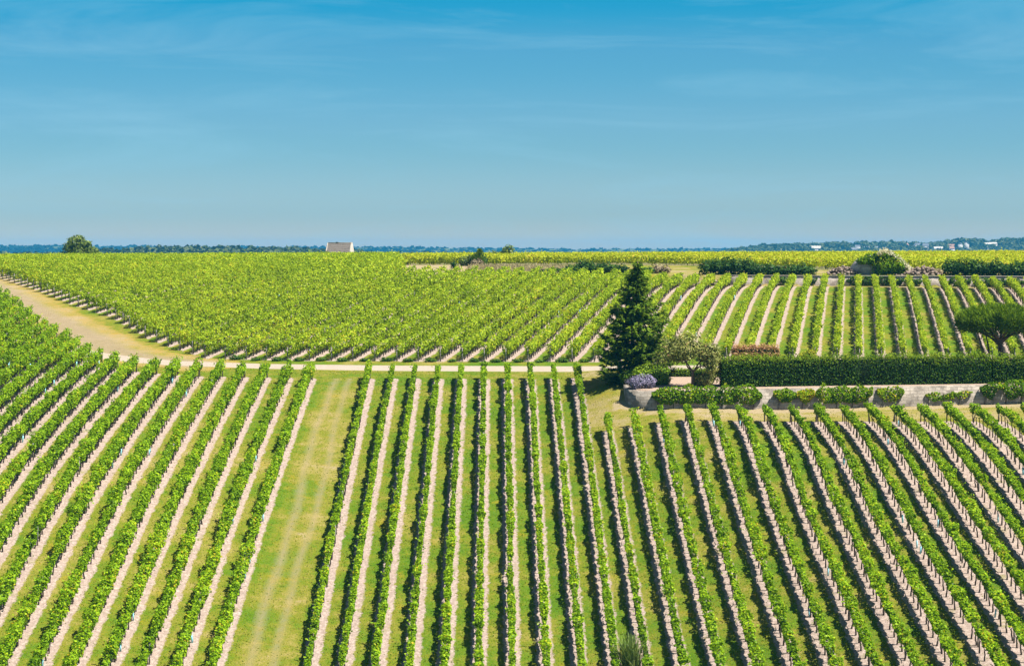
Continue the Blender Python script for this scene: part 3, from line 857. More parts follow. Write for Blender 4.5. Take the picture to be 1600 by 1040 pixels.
# dark conifer -------------------------------------------------------
def conifer():
    rng = np.random.default_rng(21)
    x, y, z = P(986, 161.0)
    root = thing("conifer_tree", (x, y, z), "tall dark green conifer with tiered branches at the corner of the garden", "conifer")
    Ht = 9.9
    q = QB(); zs = np.linspace(-.2, Ht, 12)
    lean = lambda h: 0.55 * (h / Ht) ** 1.3
    q.tube(np.stack([lean(np.maximum(zs, 0)), 0 * zs, zs], 1), np.linspace(.24, .03, 12), 8)
    fol = QB(); br = QB()
    prof_h = [0, .06, .14, .25, .38, .5, .62, .72, .82, .92, 1.0]
    prof_r = [2.5, 3.1, 3.35, 3.2, 2.9, 2.45, 1.9, 1.35, .9, .55, .1]
    nb = 0
    h = 0.35
    while h < Ht - .1:
        f = h / Ht; rad = np.interp(f, prof_h, prof_r)
        cnt = rng.integers(6, 9)
        a0 = rng.uniform(0, 2 * pi)
        for i in range(cnt):
            a = a0 + 2 * pi * i / cnt + rng.normal(0, .2)
            L = rad * (rng.uniform(.55, 1.0) if rng.uniform() < .75 else rng.uniform(1.0, 1.28))
            if L < .12: continue
            d = np.array([cos(a), sin(a), 0])
            m = max(4, int(L / .22)); s = np.linspace(0, 1, m)
            droop = -0.06 * L - .12 * L * (1 - f)
            zz = h + droop * np.sin(s * pi * .75) * 1.3 + 0.24 * L * s ** 2 * (0.6 + f) + rng.normal(0, .06)
            pts = np.stack([lean(h) + d[0] * L * s, d[1] * L * s, zz], 1)
            br.tube(pts, np.linspace(.035, .008, m), 4, cap=False)
            # flat sprays of needles to both sides and hanging
            k = int(68 * L + 14)
            u = rng.uniform(.12, 1.02, k)
            c = np.stack([np.interp(u, s, pts[:, j]) for j in range(3)], 1)
            side = np.array([-d[1], d[0], 0]) * rng.choice([-1, 1], k)[:, None]
            wd = (0.10 + .34 * L * .45 * (1.1 - u)) * rng.uniform(.3, 1.1, k)
            c = c + side * wd[:, None] + np.stack([0 * u, 0 * u, -rng.uniform(0, .20, k) + rng.normal(0, .05, k)], 1)
            dirn = unit(d * rng.uniform(.4, 1.0, (k, 1)) + side * rng.uniform(.2, .9, (k, 1)) + np.array([0, 0, -.18]) + rng.normal(0, .18, (k, 3)))
            nrm = unit(np.cross(dirn, np.cross(dirn, (0, 0, 1.0))) * -1 + rng.normal(0, .4, (k, 3)))
            t_ = unit(np.cross(nrm, dirn))
            ln = rng.uniform(.20, .42, k)[:, None]; wd2 = rng.uniform(.05, .11, k)[:, None]
            v = np.stack([c - t_ * wd2, c + t_ * wd2, c + dirn * ln + t_ * wd2 * .25, c + dirn * ln - t_ * wd2 * .25], 1)
            fol.quads(v, np.clip(.26 + .42 * u * rng.uniform(.5, 1.2, k) + rng.normal(0, .16, k), 0, 1))
        h += rng.uniform(.36, .54) * (1.05 - .35 * f)
    q.obj("trunk", M['tree_bark'], root, True)
    br.obj("branches", M['tree_bark'], root)
    fol.obj("crown", M['conifer'], root)
conifer()

def limbs(q, base, d, L, r, depth, rng, tips, spread=.6, up=.15):
    n = 5; pts = [np.array(base, float)]; dd = np.array(d, float)
    for i in range(n):
        dd = unit(dd + rng.normal(0, .13, 3) + np.array([0, 0, up * .3])); pts.append(pts[-1] + dd * L / n)
    q.tube(pts, np.linspace(r, r * .62, n + 1), 7 if depth > 1 else 5, cap=False)
    if depth == 0:
        tips.append((pts[-1], dd)); tips.append((pts[3], dd)); return
    if depth == 1: tips.append((pts[-1], dd)); tips.append((pts[3] - np.array([0, 0, .15]), dd))
    for i in range(rng.integers(2, 4) + (depth == 3)):
        nd = unit(dd + rng.normal(0, spread, 3) + np.array([0, 0, up]))
        limbs(q, pts[-1] if i else pts[-1], nd, L * rng.uniform(.62, .82), r * .6, depth - 1, rng, tips, spread, up)
def broad_tree(name, loc, label, cat, trunk_h, r, L, depth, leaf, per_tip, clump, material, seed, spread=.65, up=.1, squash=1.0, lean=(0, 0, 1), tint0=.5, round_=None):
    rng = np.random.default_rng(seed)
    root = thing(name, loc, label, cat)
    q = QB(); tips = []
    b = np.array([0, 0, -.1]); top = unit(np.array(lean, float)) * trunk_h
    q.tube([b, top * .5 + rng.normal(0, .03, 3), top], [r * 1.25, r, r * .85], 8, cap=False)
    for i in range(4):
        a = i * pi / 2 + rng.uniform(0, 1)
        limbs(q, top, unit(np.array([cos(a) * .9, sin(a) * .9, .65])), L, r * .6, depth, rng, tips, spread, up)
    q.obj("trunk", M['tree_bark'], root, True)
    fol = QB()
    for (p, d) in tips:
        n = rng.integers(int(per_tip * .6), int(per_tip * 1.4))
        dirs = unit(rng.normal(size=(n, 3)))
        c = p + dirs * (rng.uniform(size=n) ** .5 * clump)[:, None] * np.array([1, 1, squash])
        nr = unit(dirs + rng.normal(0, .6, (n, 3)) + np.array([0, 0, .4]))
        fol.quads(cards(c, nr, leaf * rng.uniform(.7, 1.3, n), .8, rng=rng), np.clip(rng.normal(tint0, .2, n) + rng.normal(0, .08), 0, 1))
    if round_ is not None: blob_leaves(fol, round_, 17, leaf * 1.05, rng, tint0, .2, .5, .25)
    fol.obj("crown", material, root)
    return root
broad_tree("garden_tree", P(1083, 156.2), "small airy garden tree with olive-brown leaves in front of the pale path", "tree", 1.2, .13, 1.02, 3, .17, 60, .55, M['fruit'], 5, .62, .06, .9, (-.02, 0, 1), .5, [(-.3, 0, 3.1, 2.2, 1.8, 1.35), (-1.8, -.2, 2.7, 1.3, 1.2, .95), (1.2, -.1, 2.6, 1.2, 1.1, .8), (-.4, 0, 3.9, 1.4, 1.3, .85), (-2.6, -.2, 2.1, .9, .9, .75)])
broad_tree("garden_tree", P(1040, 163.0), "smaller dull green tree half hidden between the conifer and the airy garden tree", "tree", 1.0, .09, 1.05, 2, .17, 170, .6, M['fruit'], 15, .5, .25, 1.0, (.05, 0, 1), .3)

def umbrella_pine():
    rng = np.random.default_rng(9)
    x, y, z = P(1563, 162.5)
    root = thing("umbrella_pine", (x, y, z), "umbrella pine with a broad flat crown rising behind the clipped hedge", "pine tree")
    q = QB(); tips = []
    top = np.array([-.05, 0, 3.25])
    q.tube([(0.05, 0, -.2), (0, 0, 1.2), (0.02, 0, 2.4), top], [.30, .24, .21, .19], 9, cap=False)
    ends = []
    for i in range(13):
        a = 2 * pi * i / 13 + rng.uniform(-.2, .2); rad = rng.uniform(.9, 3.1)
        e = np.array([cos(a) * rad, sin(a) * rad, 4.25 + .35 * (1 - rad / 3.1) + rng.normal(0, .1)])
        mid = top * .45 + e * .55 + np.array([0, 0, -.05])
        q.tube([top - (0, 0, rng.uniform(0, .5)), mid, e], [.11, .075, .035], 6, cap=False)
        ends.append(e)
    q.obj("trunk", M['tree_bark'], root, True)
    for bx, by, tx in ((-1.05, .5, -1.5), (-.75, .2, -1.0)):
        st = QB().tube([(bx, by, -.2), (bx * 1.08, by, 1.2), (tx, by, 2.8), (tx * 1.25, by, 4.0)], [.10, .08, .07, .04], 6, cap=False)
        st.obj("side_stem", M['tree_bark'], root, True)
    fol = QB()
    n = 17000
    a = rng.uniform(0, 2 * pi, n); rr = np.sqrt(rng.uniform(size=n)) * 3.55
    edge = 1 + .10 * np.sin(a * 5 + 1) + .07 * np.sin(a * 11)
    rr = rr * edge
    X = np.cos(a) * rr; Y = np.sin(a) * rr * .85
    f = np.clip(rr / 3.6, 0, 1)
    ztop = 6.0 - .95 * f ** 3.2 + .13 * np.sin(X * 3.1 + 1) * np.cos(Y * 3.3) + .10 * np.sin(X * 7 + Y * 5)
    zbot = 3.45 + .40 * f + .20 * np.sin(X * 2.7) * np.cos(Y * 2.2)
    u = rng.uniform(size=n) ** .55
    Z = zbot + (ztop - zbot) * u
    c = np.stack([X, Y, Z], 1)
    d = unit(np.stack([X * .14, Y * .14, .05 + .75 * u], 1) + rng.normal(0, .38, (n, 3)))
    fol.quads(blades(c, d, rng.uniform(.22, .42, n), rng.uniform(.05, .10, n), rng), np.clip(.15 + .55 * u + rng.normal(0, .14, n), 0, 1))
    fol.obj("crown", M['pine'], root)
umbrella_pine()

# clipped hedges of the garden
def wx(px, D): return (px - 800) * D / F
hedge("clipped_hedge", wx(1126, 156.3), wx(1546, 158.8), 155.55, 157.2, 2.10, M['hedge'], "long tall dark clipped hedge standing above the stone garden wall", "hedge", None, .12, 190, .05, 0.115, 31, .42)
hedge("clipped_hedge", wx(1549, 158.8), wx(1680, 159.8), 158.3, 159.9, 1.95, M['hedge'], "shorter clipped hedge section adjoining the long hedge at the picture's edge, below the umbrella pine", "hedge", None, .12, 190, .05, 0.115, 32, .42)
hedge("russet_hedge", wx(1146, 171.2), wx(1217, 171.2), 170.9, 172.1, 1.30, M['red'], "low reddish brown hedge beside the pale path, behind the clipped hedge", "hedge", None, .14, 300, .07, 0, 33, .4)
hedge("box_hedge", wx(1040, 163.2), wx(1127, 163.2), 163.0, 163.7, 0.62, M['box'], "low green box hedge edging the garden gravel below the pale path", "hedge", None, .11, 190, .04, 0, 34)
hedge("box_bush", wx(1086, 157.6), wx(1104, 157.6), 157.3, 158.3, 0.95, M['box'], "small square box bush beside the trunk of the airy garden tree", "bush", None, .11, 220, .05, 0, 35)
shrub("box_bush", P(1030, 157.4), [(0, 0, .5, .75, .7, .6), (.5, .1, .4, .5, .5, .5), (-.5, 0, .35, .5, .5, .45)], M['box'], "rounded green box bush behind the lavender", "bush", None, 150, .12, 41, .6)
shrub("juniper_shrub", P(1000, 158.8), [(0, 0, .7, 1.0, .8, .7), (.9, .2, .85, .9, .7, .75), (-1.0, -.1, .5, .8, .6, .55), (1.7, .3, .9, .8, .7, .7)], M['box'], "spreading light green juniper at the foot of the dark conifer", "shrub", None, 120, .17, 42, .62, .2)
shrub("lavender_bush", P(1000, 155.2, -.1), [(0, 0, .55, 1.0, .8, .62), (.75, .1, .6, .55, .6, .55), (-.45, -.1, .45, .6, .6, .5)], M['lavender'], "grey-purple lavender bush spilling over the rounded end of the garden wall", "lavender", None, 210, .10, 43, .5, .25, .6)
shrub("golden_bush", P(1262, 166.2), [(0, 0, .9, .95, .7, 1.0), (.35, 0, 1.25, .55, .5, .75), (-.5, 0, .9, .6, .5, .75)], M['gold'], "bright yellow-green bush showing above the long clipped hedge", "bush", None, 120, .15, 44, .5)

for i, (wx_, wy_) in enumerate(WEED):
    rg = np.random.default_rng(700 + i); f_ = rg.uniform(.6, 1.15)
    shrub("weed_clump", (wx_, wy_, float(gz(wx_, wy_))), [(0, 0, .18 * f_, .55 * f_, .4, .28 * f_), (.3 * f_, .1, .14, .35, .3, .22 * f_)], M['shrub'],
          "low green weed clump between the feet of two upper vine rows beside the pale path", "weeds", "weed clumps beside the pale path", 120, .13, 700 + i, .6, .2, .3, core=False)
# arching plant at the bottom of the slope
def reed():
    rng = np.random.default_rng(77)
    x, y, z = P(984, 111.5)
    root = thing("arching_grass", (x, y, z), "arching feathery grass clump between two vine rows at the bottom edge", "grass clump")
    q = QB()
    for k in range(420):
        a = rng.uniform(0, 2 * pi); out = rng.uniform(.25, 1.4); hh = rng.uniform(1.1, 2.9) - .35 * out
        s = np.linspace(0, 1, 6)
        bx, by = rng.normal(0, .22, 2)
        px = bx + cos(a) * out * s ** 1.6; py = by + sin(a) * out * s ** 1.6; pz = hh * (1.35 * s - .38 * s ** 2.4 * (1 + out * .4))
        pts = np.stack([px, py, pz], 1); sv = np.array([-sin(a), cos(a), 0]) * .03
        wv = np.array([.8, 1, .95, .8, .55, .12])[:, None] * sv
        v = np.stack([pts[:-1] - wv[:-1], pts[:-1] + wv[:-1], pts[1:] + wv[1:], pts[1:] - wv[1:]], 1)
        q.quads(v, np.clip(rng.normal(.45, .2) + .25 * s[:-1], 0, 1))
    q.obj("foliage", M['reed'], root)
reed()

# ------------------------------------------------------------------ walls
def wall_obj(name, pts, hts, thick, material, label, cat, coping=None, cop_mat=None, zfoot=None):
    """pts: foot line; hts: top z (absolute) at each point"""
    pts = np.asarray(pts, float); n = len(pts)
    base = (pts[0][0], pts[0][1], float(gz(pts[0][0], pts[0][1])))
    root = thing(name, base, label, cat)
    d = np.gradient(pts, axis=0); d = unit(d); nb = np.stack([-d[:, 1], d[:, 0]], 1)      # towards the back (+Y side)
    if nb[n // 2][1] < 0: nb = -nb
    zf = np.array([float(gz(*(p - nb[i] * .5))) for i, p in enumerate(pts)]) - .25
    front = pts - nb * .12; back = pts + nb * (thick - .12)
    def ring(i):
        return [(front[i][0], front[i][1], zf[i]), (front[i][0], front[i][1], hts[i]), (back[i][0], back[i][1], hts[i]), (back[i][0], back[i][1], zf[i])]
    v = [p for i in range(n) for p in ring(i)]
    f = []
    for i in range(n - 1):
        for a in range(3):
            f.append((4 * i + a, 4 * i + a + 1, 4 * (i + 1) + a + 1, 4 * (i + 1) + a))
    f.append((0, 3, 2, 1)); f.append(tuple(4 * (n - 1) + a for a in (0, 1, 2, 3)))
    q = QB().mesh(np.array(v) - base, f)
    o = q.obj("masonry", material, root)
    s = np.concatenate([[0], np.cumsum(np.linalg.norm(np.diff(pts, axis=0), axis=1))])
    uvv = np.array([(s[i], p[2] + .3 * k, 0) for i in range(n) for k, p in enumerate(ring(i))], np.float32)
    at = o.data.attributes.new("wuv", 'FLOAT_VECTOR', 'POINT'); at.data.foreach_set("vector", uvv.ravel())
    if coping:
        cf = pts - nb * .17; cb = pts + nb * (thick - .07); v = []
        rg = np.random.default_rng(3)
        for i in range(n):
            z0 = hts[i] + .003; z1 = hts[i] + coping + rg.normal(0, .01)
            v += [(cf[i][0], cf[i][1], z0), (cf[i][0], cf[i][1], z1), (cb[i][0], cb[i][1], z1), (cb[i][0], cb[i][1], z0)]
        f = []
        for i in range(n - 1):
            for a in range(4):
                b = (a + 1) % 4
                f.append((4 * i + a, 4 * i + b, 4 * (i + 1) + b, 4 * (i + 1) + a))
        f.append((0, 3, 2, 1)); f.append(tuple(4 * (n - 1) + a for a in (0, 1, 2, 3)))
        QB().mesh(np.array(v) - base, f).obj("coping", cop_mat or M['limestone'], root)
    return root
th_ = np.linspace(pi, 1.5 * pi, 9)
wpts = [(9.3, 158.2), (9.3, 157)] + [(12 + 2.7 * cos(a), 155.7 + 2.7 * sin(a)) for a in th_] + [(x, 153 + (x - 12) * .15) for x in np.arange(13, 56, 1.0)]
wtop = [float(EYE - np.interp(y + .5, [152, 157.5, 170], [11.32, 11.05, 10.45])) + (0.0 if x > 10.5 else -.1) for x, y in wpts]
wall_obj("stone_wall", wpts, wtop, .5, M['wall'], "pale stone retaining wall with a rounded end, holding up the hedged garden", "stone wall")
w2 = [(x, float(wall2_y(x))) for x in np.arange(27.4, 72, 1.5)]
wall_obj("stone_wall", w2, [EYE - 3.2 - 0.05 for x in w2], .55, M['wall2'], "long weathered terrace wall with pale coping across the top of the upper field", "stone wall", .05)
# tumbled bank where the old wall has gone, left of it
def rubble(name, loc, nx_, ny_, h, n, label, seed, rz=0.0, size=(.18, .42)):
    rng = np.random.default_rng(seed)
    root = thing(name, loc, label, "rubble heap", None, rz)
    q = QB()
    for i in range(n):
        x = rng.normal(0, nx_ * .42); y = rng.normal(0, ny_ * .4)
        e = max(0, 1 - (x / nx_) ** 2) * max(0.1, 1 - (y / ny_) ** 2)
        z = h * e * rng.uniform(.1, 1.0); s = rng.uniform(*size)
        a = rng.uniform(0, pi, 3); sx_, sy_, sz2 = s * rng.uniform(.7, 1.4), s * rng.uniform(.6, 1.1), s * rng.uniform(.4, .8)
        v = np.array([(i_, j_, k_) for k_ in (-1, 1) for (i_, j_) in ((-1, -1), (1, -1), (1, 1), (-1, 1))], float) * .5 * (sx_, sy_, sz2)
        v *= rng.uniform(.75, 1.1, (8, 1)); ca_, sa_ = cos(a[0]), sin(a[0])
        v = v @ np.array([[ca_, -sa_, 0], [sa_, ca_, 0], [0, 0, 1]]); cb_, sb_ = cos(a[1] * .4), sin(a[1] * .4)
        v = v @ np.array([[1, 0, 0], [0, cb_, -sb_], [0, sb_, cb_]])
        q.mesh(v + (x, y, z), [(3, 2, 1, 0), (4, 5, 6, 7), (0, 1, 5, 4), (1, 2, 6, 5), (2, 3, 7, 6), (3, 0, 4, 7)])
    q.obj("stones", M['rubble'], root)
    return root

# creeper on the garden wall -----------------------------------------
def creeper(px0, px1, top, thick, label, seed, D=None, yfun=wall_y, h=1.5, material='creeper', leaf=.17, dens=190, tint0=.5, drop=0.0, face=.14):
    rng = np.random.default_rng(seed)
    def solve(px):
        x = (px - 800) * 154 / F
        for _ in range(12): x = (px - 800) * float(yfun(x)) / F
        return x
    x0, x1 = solve(px0), solve(px1); L = x1 - x0
    xm = (x0 + x1) / 2; ym = float(yfun(xm)) - face; base = (xm, ym, float(gz(xm, ym - .6)))
    root = thing("wall_creeper", base, label, "creeper", "creepers on the garden wall" if yfun is wall_y else "ivy on the old terrace wall")
    n = int(L * h * dens)
    u = rng.uniform(0, L, n); k = knots(0, L, .6, rng); k2 = knots(0, L, .5, rng)
    e = np.clip(np.minimum(u, L - u) / .7, 0.15, 1)
    top = top * (1.24 if yfun is wall_y else 1.0)
    hi = top * (.80 + .20 * e) + .15 * k(u); lo = drop + (.42 if yfun is wall_y else 0) + .15 * np.abs(k2(u)) + (1 - e) * .45 * h
    ok = hi > lo; u = u[ok]; hi = hi[ok]; lo = lo[ok]; n = len(u)
    z = rng.uniform(lo, hi)
    bulge = .75 * thick * (0.35 + .65 * np.sin(np.clip((z - lo) / np.maximum(.1, hi - lo), 0, 1) * pi)) * (1 + .3 * k(u))
    off = rng.uniform(.2, 1, n) ** .6 * bulge
    X = x0 + u; Y = yfun(X) - face - off
    zf = gz(X, yfun(X) - .7)
    c = np.stack([X - base[0], Y - base[1], zf + z - base[2]], 1)
    nr = unit(np.stack([0 * X, -1 + 0 * X, .5 + 0 * X], 1) + rng.normal(0, .6, (n, 3)))
    t = np.clip(rng.normal(tint0, .2, n) + .10 * k(u) + np.where(rng.uniform(size=n) < .03, .5, 0), 0, 1)
    QB().quads(cards(c, nr, leaf * rng.uniform(.7, 1.3, n), rng=rng), t).obj("foliage", M[material], root)
    for xx in np.arange(.4, L - .2, 1.3):
        X_ = x0 + xx; Y_ = float(yfun(X_)) - face - .05; zz = float(gz(X_, Y_ - .5))
        b = np.array([X_, Y_, zz]) - base
        QB().tube([b - (0, 0, .05), b + (.06, -.03, h * .4), b + (-.05, -.04, h * .75)], [.035, .028, .015], 5, cap=False).obj("stem", M['bark'], root)
creeper(1018, 1190, 1.58, .55, "dense leafy creeper covering the garden wall left of the bare stones", 51)
creeper(1208, 1243, 1.38, .35, "small dark green creeper clump just right of the bare wall patch", 52, tint0=.40)
creeper(1245, 1272, 1.45, .35, "yellowing narrow creeper between two green creepers on the garden wall", 57, tint0=.85)
creeper(1274, 1362, 1.52, .50, "broad green creeper with yellow leaves at its foot near the wall's middle", 53, tint0=.5)
creeper(1370, 1412, 1.45, .28, "thin yellow-green creeper at the middle of the garden wall", 54, tint0=.62, dens=120)
creeper(1442, 1518, .95, .20, "sparse low creeper of scattered sprigs on the exposed pale wall", 55, tint0=.62, dens=60)
creeper(1530, 1562, 1.6, .60, "rounded dark creeper mound on the garden wall below the umbrella pine", 56, tint0=.35)
creeper(1563, 1625, 1.58, .60, "dark creeper mound at the outermost visible end of the garden wall", 58, tint0=.33)
for i, (a, b, hh, lab) in enumerate([(1214, 1232, 1.0, "small ivy tuft on the bare left part of the old terrace wall"), (1258, 1276, .95, "narrow ivy tuft right of the smaller one on the old terrace wall"),
                        (1322, 1412, 1.2, "widest ivy curtain on the terrace wall below the overgrown ruin"), (1413, 1440, .95, "ivy patch right beside the widest ivy curtain"),
                        (1478, 1516, 1.1, "ivy patch on the terrace wall below the left end of the right bramble hedge"), (1522, 1600, 1.05, "ivy curtain at the outer end of the terrace wall below the bramble hedge")]):
    creeper(a, b, hh, .35, lab, 80 + i, yfun=wall2_y, h=1.1, material='shrub', leaf=.2, dens=120, tint0=.6)

# ------------------------------------------------------------------ terrace scrub and ruin
def on2(px, back):     # point on the terrace behind the old wall
    x = (px - 800) * 236 / F
    for _ in range(8): x = (px - 800) * (float(wall2_y(x)) + back) / F
    y = float(wall2_y(x)) + back
    return (x, y, float(gz(x, y)))
sl = -9 / 32.6
def line_shrub(name, px0, px1, back, h0, h1, wdt, n, label, seed, cat, material='shrub', tint0=.42, leaf=.24, dens=42):
    a, b = on2(px0, back), on2(px1, back)
    m = ((a[0] + b[0]) / 2, (a[1] + b[1]) / 2, (a[2] + b[2]) / 2)
    L = math.hypot(b[0] - a[0], b[1] - a[1])
    o = shrub(name, m, lobes_line(-L / 2, L / 2, h0, h1, wdt, n, seed), M[material], label, cat, None, dens, leaf, seed, tint0, .2)
    o.rotation_euler.z = atan2(b[1] - a[1], b[0] - a[0])
line_shrub("bramble_hedge", 1098, 1176, 2.2, 1.9, 2.0, 1.1, 5, "tall rounded dark bramble mound above the left end of the terrace wall", 61, "hedge")
line_shrub("bramble_hedge", 1172, 1272, 2.0, 1.45, 1.25, .9, 8, "low dark green hedge on the terrace between the bramble mound and the ruin", 62, "hedge", tint0=.5)
line_shrub("bramble_hedge", 1477, 1524, 2.0, 1.95, 2.05, 1.1, 3, "tall dark bush at the near end of the right bramble hedge, beside the rubble", 63, "bush")
line_shrub("bramble_hedge", 1520, 1640, 1.9, 1.75, 1.6, 1.0, 8, "long dark bramble hedge on the terrace at the outer side of the ruin", 64, "hedge")
def dl(name, px0, px1, D, h0, h1, wdt, n, label, seed, material='shrub', tint0=.4, leaf=.24, cat="shrub", dens=42):
    x0, x1 = wx(px0, D), wx(px1, D); xm = (x0 + x1) / 2
    shrub(name, (xm, D, float(gz(xm, D))), lobes_line(x0 - xm, x1 - xm, h0, h1, wdt, n, seed), M[material], label, cat, None, dens, leaf, seed, tint0, .2)
dl("bramble_thicket", 846, 905, 249, .75, 1.25, .8, 6, "dark bramble thicket, lower left part, at the edge of the dry grass strip", 65)
dl("bramble_thicket", 903, 978, 250, 1.6, 1.15, .9, 6, "taller dark bramble thicket behind the conifer's tip, to its left", 66)
dl("bramble_thicket", 995, 1018, 249, 1.1, .9, .7, 2, "small dark bramble clump just right of the conifer's tip", 67)
dl("dry_bush", 1022, 1044, 250, 1.25, .9, .7, 2, "tan dry bush between the conifer's tip and the bramble mound", 68, 'brush', .6)
# ruin
def ruin():
    x, y, z = on2(1357, 3.2)
    root = thing("ruined_building", (x, y, z), "roofless ruined stone hut with one grey gable wall showing beside the ivy", "ruin")
    root.rotation_euler.z = atan2(sl, 1) * .6
    o = QB().mesh([(-2.5, 0, -.2), (2.9, 0, -.2), (2.9, 0, 1.7), (1.2, 0, 2.7), (-.6, 0, 2.3), (-1.5, 0, 2.0), (-2.2, 0, 1.1),
              (-2.5, .5, -.2), (2.9, .5, -.2), (2.9, .5, 1.7), (1.2, .5, 2.7), (-.6, .5, 2.3), (-1.5, .5, 2.0), (-2.2, .5, 1.1)],
              [(0, 1, 2), (0, 2, 3), (0, 3, 4), (0, 4, 5), (0, 5, 6), (9, 8, 7), (10, 9, 7), (11, 10, 7), (12, 11, 7), (13, 12, 7)] +
              [(a, (a + 1) % 7 + 7 if False else a + 7, ((a + 1) % 7) + 7, (a + 1) % 7) for a in range(7)])
    o = o.obj("gable_wall", M['ruin'], root)
    cc = np.zeros(len(o.data.vertices) * 3, np.float32); o.data.vertices.foreach_get("co", cc); cc = cc.reshape(-1, 3)
    at = o.data.attributes.new("wuv", 'FLOAT_VECTOR', 'POINT'); at.data.foreach_set("vector", np.stack([cc[:, 0] + cc[:, 1], cc[:, 2], 0 * cc[:, 0]], 1).astype(np.float32).ravel())
    o = QB().box(2.3, 2.8, .5, 4.2, -.2, 1.6).box(-2.3, -1.8, .5, 3.6, -.2, 1.0).obj("side_wall", M['ruin'], root)
    cc = np.zeros(len(o.data.vertices) * 3, np.float32); o.data.vertices.foreach_get("co", cc); cc = cc.reshape(-1, 3)
    at = o.data.attributes.new("wuv", 'FLOAT_VECTOR', 'POINT'); at.data.foreach_set("vector", np.stack([cc[:, 0] + cc[:, 1], cc[:, 2], 0 * cc[:, 0]], 1).astype(np.float32).ravel())
    # ivy
    rng = np.random.default_rng(91)
    x2, y2, z2 = on2(1384, 3.3)
    ivy = thing("ivy_mound", (x2, y2, z2), "big ivy mound swallowing the ruin, topped with a pale flowering crest", "ivy")
    lob = [(-.3, -.2, 1.3, 1.5, 1.1, 1.35), (.8, -.3, 1.2, 1.5, 1.2, 1.25), (1.6, 0, .9, 1.2, 1.1, .95), (-1.7, .1, 2.05, 1.3, .8, .65), (-2.8, .2, 1.85, .9, .7, .45), (-.3, .1, 2.35, 1.3, .9, .75), (.6, 0, 2.2, 1.1, .9, .6)]
    blob_leaves(QB(), lob, 48, .24, rng, .48, .22, 0.0, .6).obj("foliage", M['creeper'], ivy)
    lump(QB(), lob, .6).obj("twigs", M['dark_core'], ivy)
    q = QB(); n = 1500; s = rng.uniform(size=n)
    cx = -.9 + 4.0 * s; cz = np.interp(s, [0, .12, .25, .5, .8, 1], [2.75, 3.15, 3.1, 2.45, 1.45, .75])
    c = np.stack([cx + rng.normal(0, .16, n), -.3 + rng.normal(0, .5, n), cz + rng.normal(-.08, .16, n)], 1)
    q.quads(cards(c, unit(rng.normal(size=(n, 3)) + (0.3, -.4, .8)), rng.uniform(.10, .22, n), rng=rng), np.clip(rng.normal(.55, .25, n), 0, 1))
    q.obj("blossom", M['blossom'], ivy)
ruin()
rubble("rubble_heap", on2(1318, 3.0), 2.4, 1.2, 1.0, 260, "heap of fallen stones against the left side of the ruin", 95)
rubble("rubble_heap", on2(1442, 3.0), 2.6, 1.2, 1.05, 280, "heap of fallen reddish stones sloping down to the right of the ruin", 96)
rubble("rubble_heap", P(1112, 240.3), 2.2, .8, .7, 130, "tumbled stone bank just left of the terrace wall's end", 97)
dl("dry_bush", 1448, 1472, 239.5, .75, .8, .6, 2, "reddish dry bush between the rubble and the right bramble hedge", 98, 'brush', .75)

# scrub on the bare strip --------------------------------------------
def juniper():
    rng = np.random.default_rng(101)
    x, y, z = P(747, 283)
    root = thing("juniper_tree", (x, y, z), "narrow dark pointed juniper rising from the scrub at the bare patch", "juniper")
    q = QB(); n = 2600; s = rng.uniform(size=n) ** 1.3
    a = rng.uniform(0, 2 * pi, n); r = (1.0 - s) ** .7 * .95 * rng.uniform(.3, 1.1, n)
    c = np.stack([np.cos(a) * r + .3 * np.sin(s * 9), np.sin(a) * r, 0.1 + 2.25 * s], 1)
    d = unit(np.stack([np.cos(a) * .5, np.sin(a) * .5, .8 + 0 * a], 1) + rng.normal(0, .3, (n, 3)))
    q.quads(blades(c, d, rng.uniform(.2, .4, n), .12, rng), np.clip(rng.normal(.5, .2, n), 0, 1))
    q.obj("crown", M['conifer'], root)
    QB().tube([(0, 0, -.1), (0, 0, 1.0), (0.05, 0, 2.0)], [.09, .06, .02], 6).obj("trunk", M['tree_bark'], root)
juniper()
dl("green_bush", 720, 737, 284, 1.6, 1.7, .8, 2, "leafy green bush to the left of the pointed juniper", 102, 'tree', .5, .26)
dl("green_bush", 753, 760, 286, 1.6, 1.3, .7, 2, "dark bush hugging the right side of the pointed juniper", 106, 'shrub', .5, .24)
dl("dry_bush", 738, 752, 279, 1.15, 1.0, .7, 2, "brown dry bush in front of the pointed juniper", 103, 'brush', .35)
dl("green_bush", 769, 801, 318, 1.5, 2.7, 1.3, 4, "rounded olive bush on the skyline to the right of the pointed juniper", 104, 'tree', .45, .3)
dl("small_bush", 706, 713, 266, .95, .95, .45, 1, "small round dark bush alone at the edge of the bare patch", 105, 'shrub', .3, .2)
def grass_patch(name, n, xr, yr, hgt, material, label, seed, keep=None, tint0=.55, wdt=.05, cat="grass"):
    rng = np.random.default_rng(seed)
    X = rng.uniform(*xr, n); Y = rng.uniform(*yr, n)
    if keep is not None:
        k = keep(X, Y); X, Y = X[k], Y[k]
    n = len(X); z = gz(X, Y)
    cl = np.sin(X * 1.7 + 2 * np.sin(Y * .8)) * np.cos(Y * 1.3 + X * .4)
    c = np.stack([X, Y, z - .02], 1)
    d = unit(rng.normal(0, .38, (n, 3)) * (1, 1, .2) + np.array([0, 0, 1.0]))
    q = QB(); q.quads(blades(c, d, hgt * rng.uniform(.5, 1.3, n) * (1 + .3 * cl), wdt, rng), np.clip(rng.normal(tint0, .2, n) + .15 * cl, 0, 1))
    o = q.obj(name, material); tag(o, label, cat, kind='stuff')
    return o
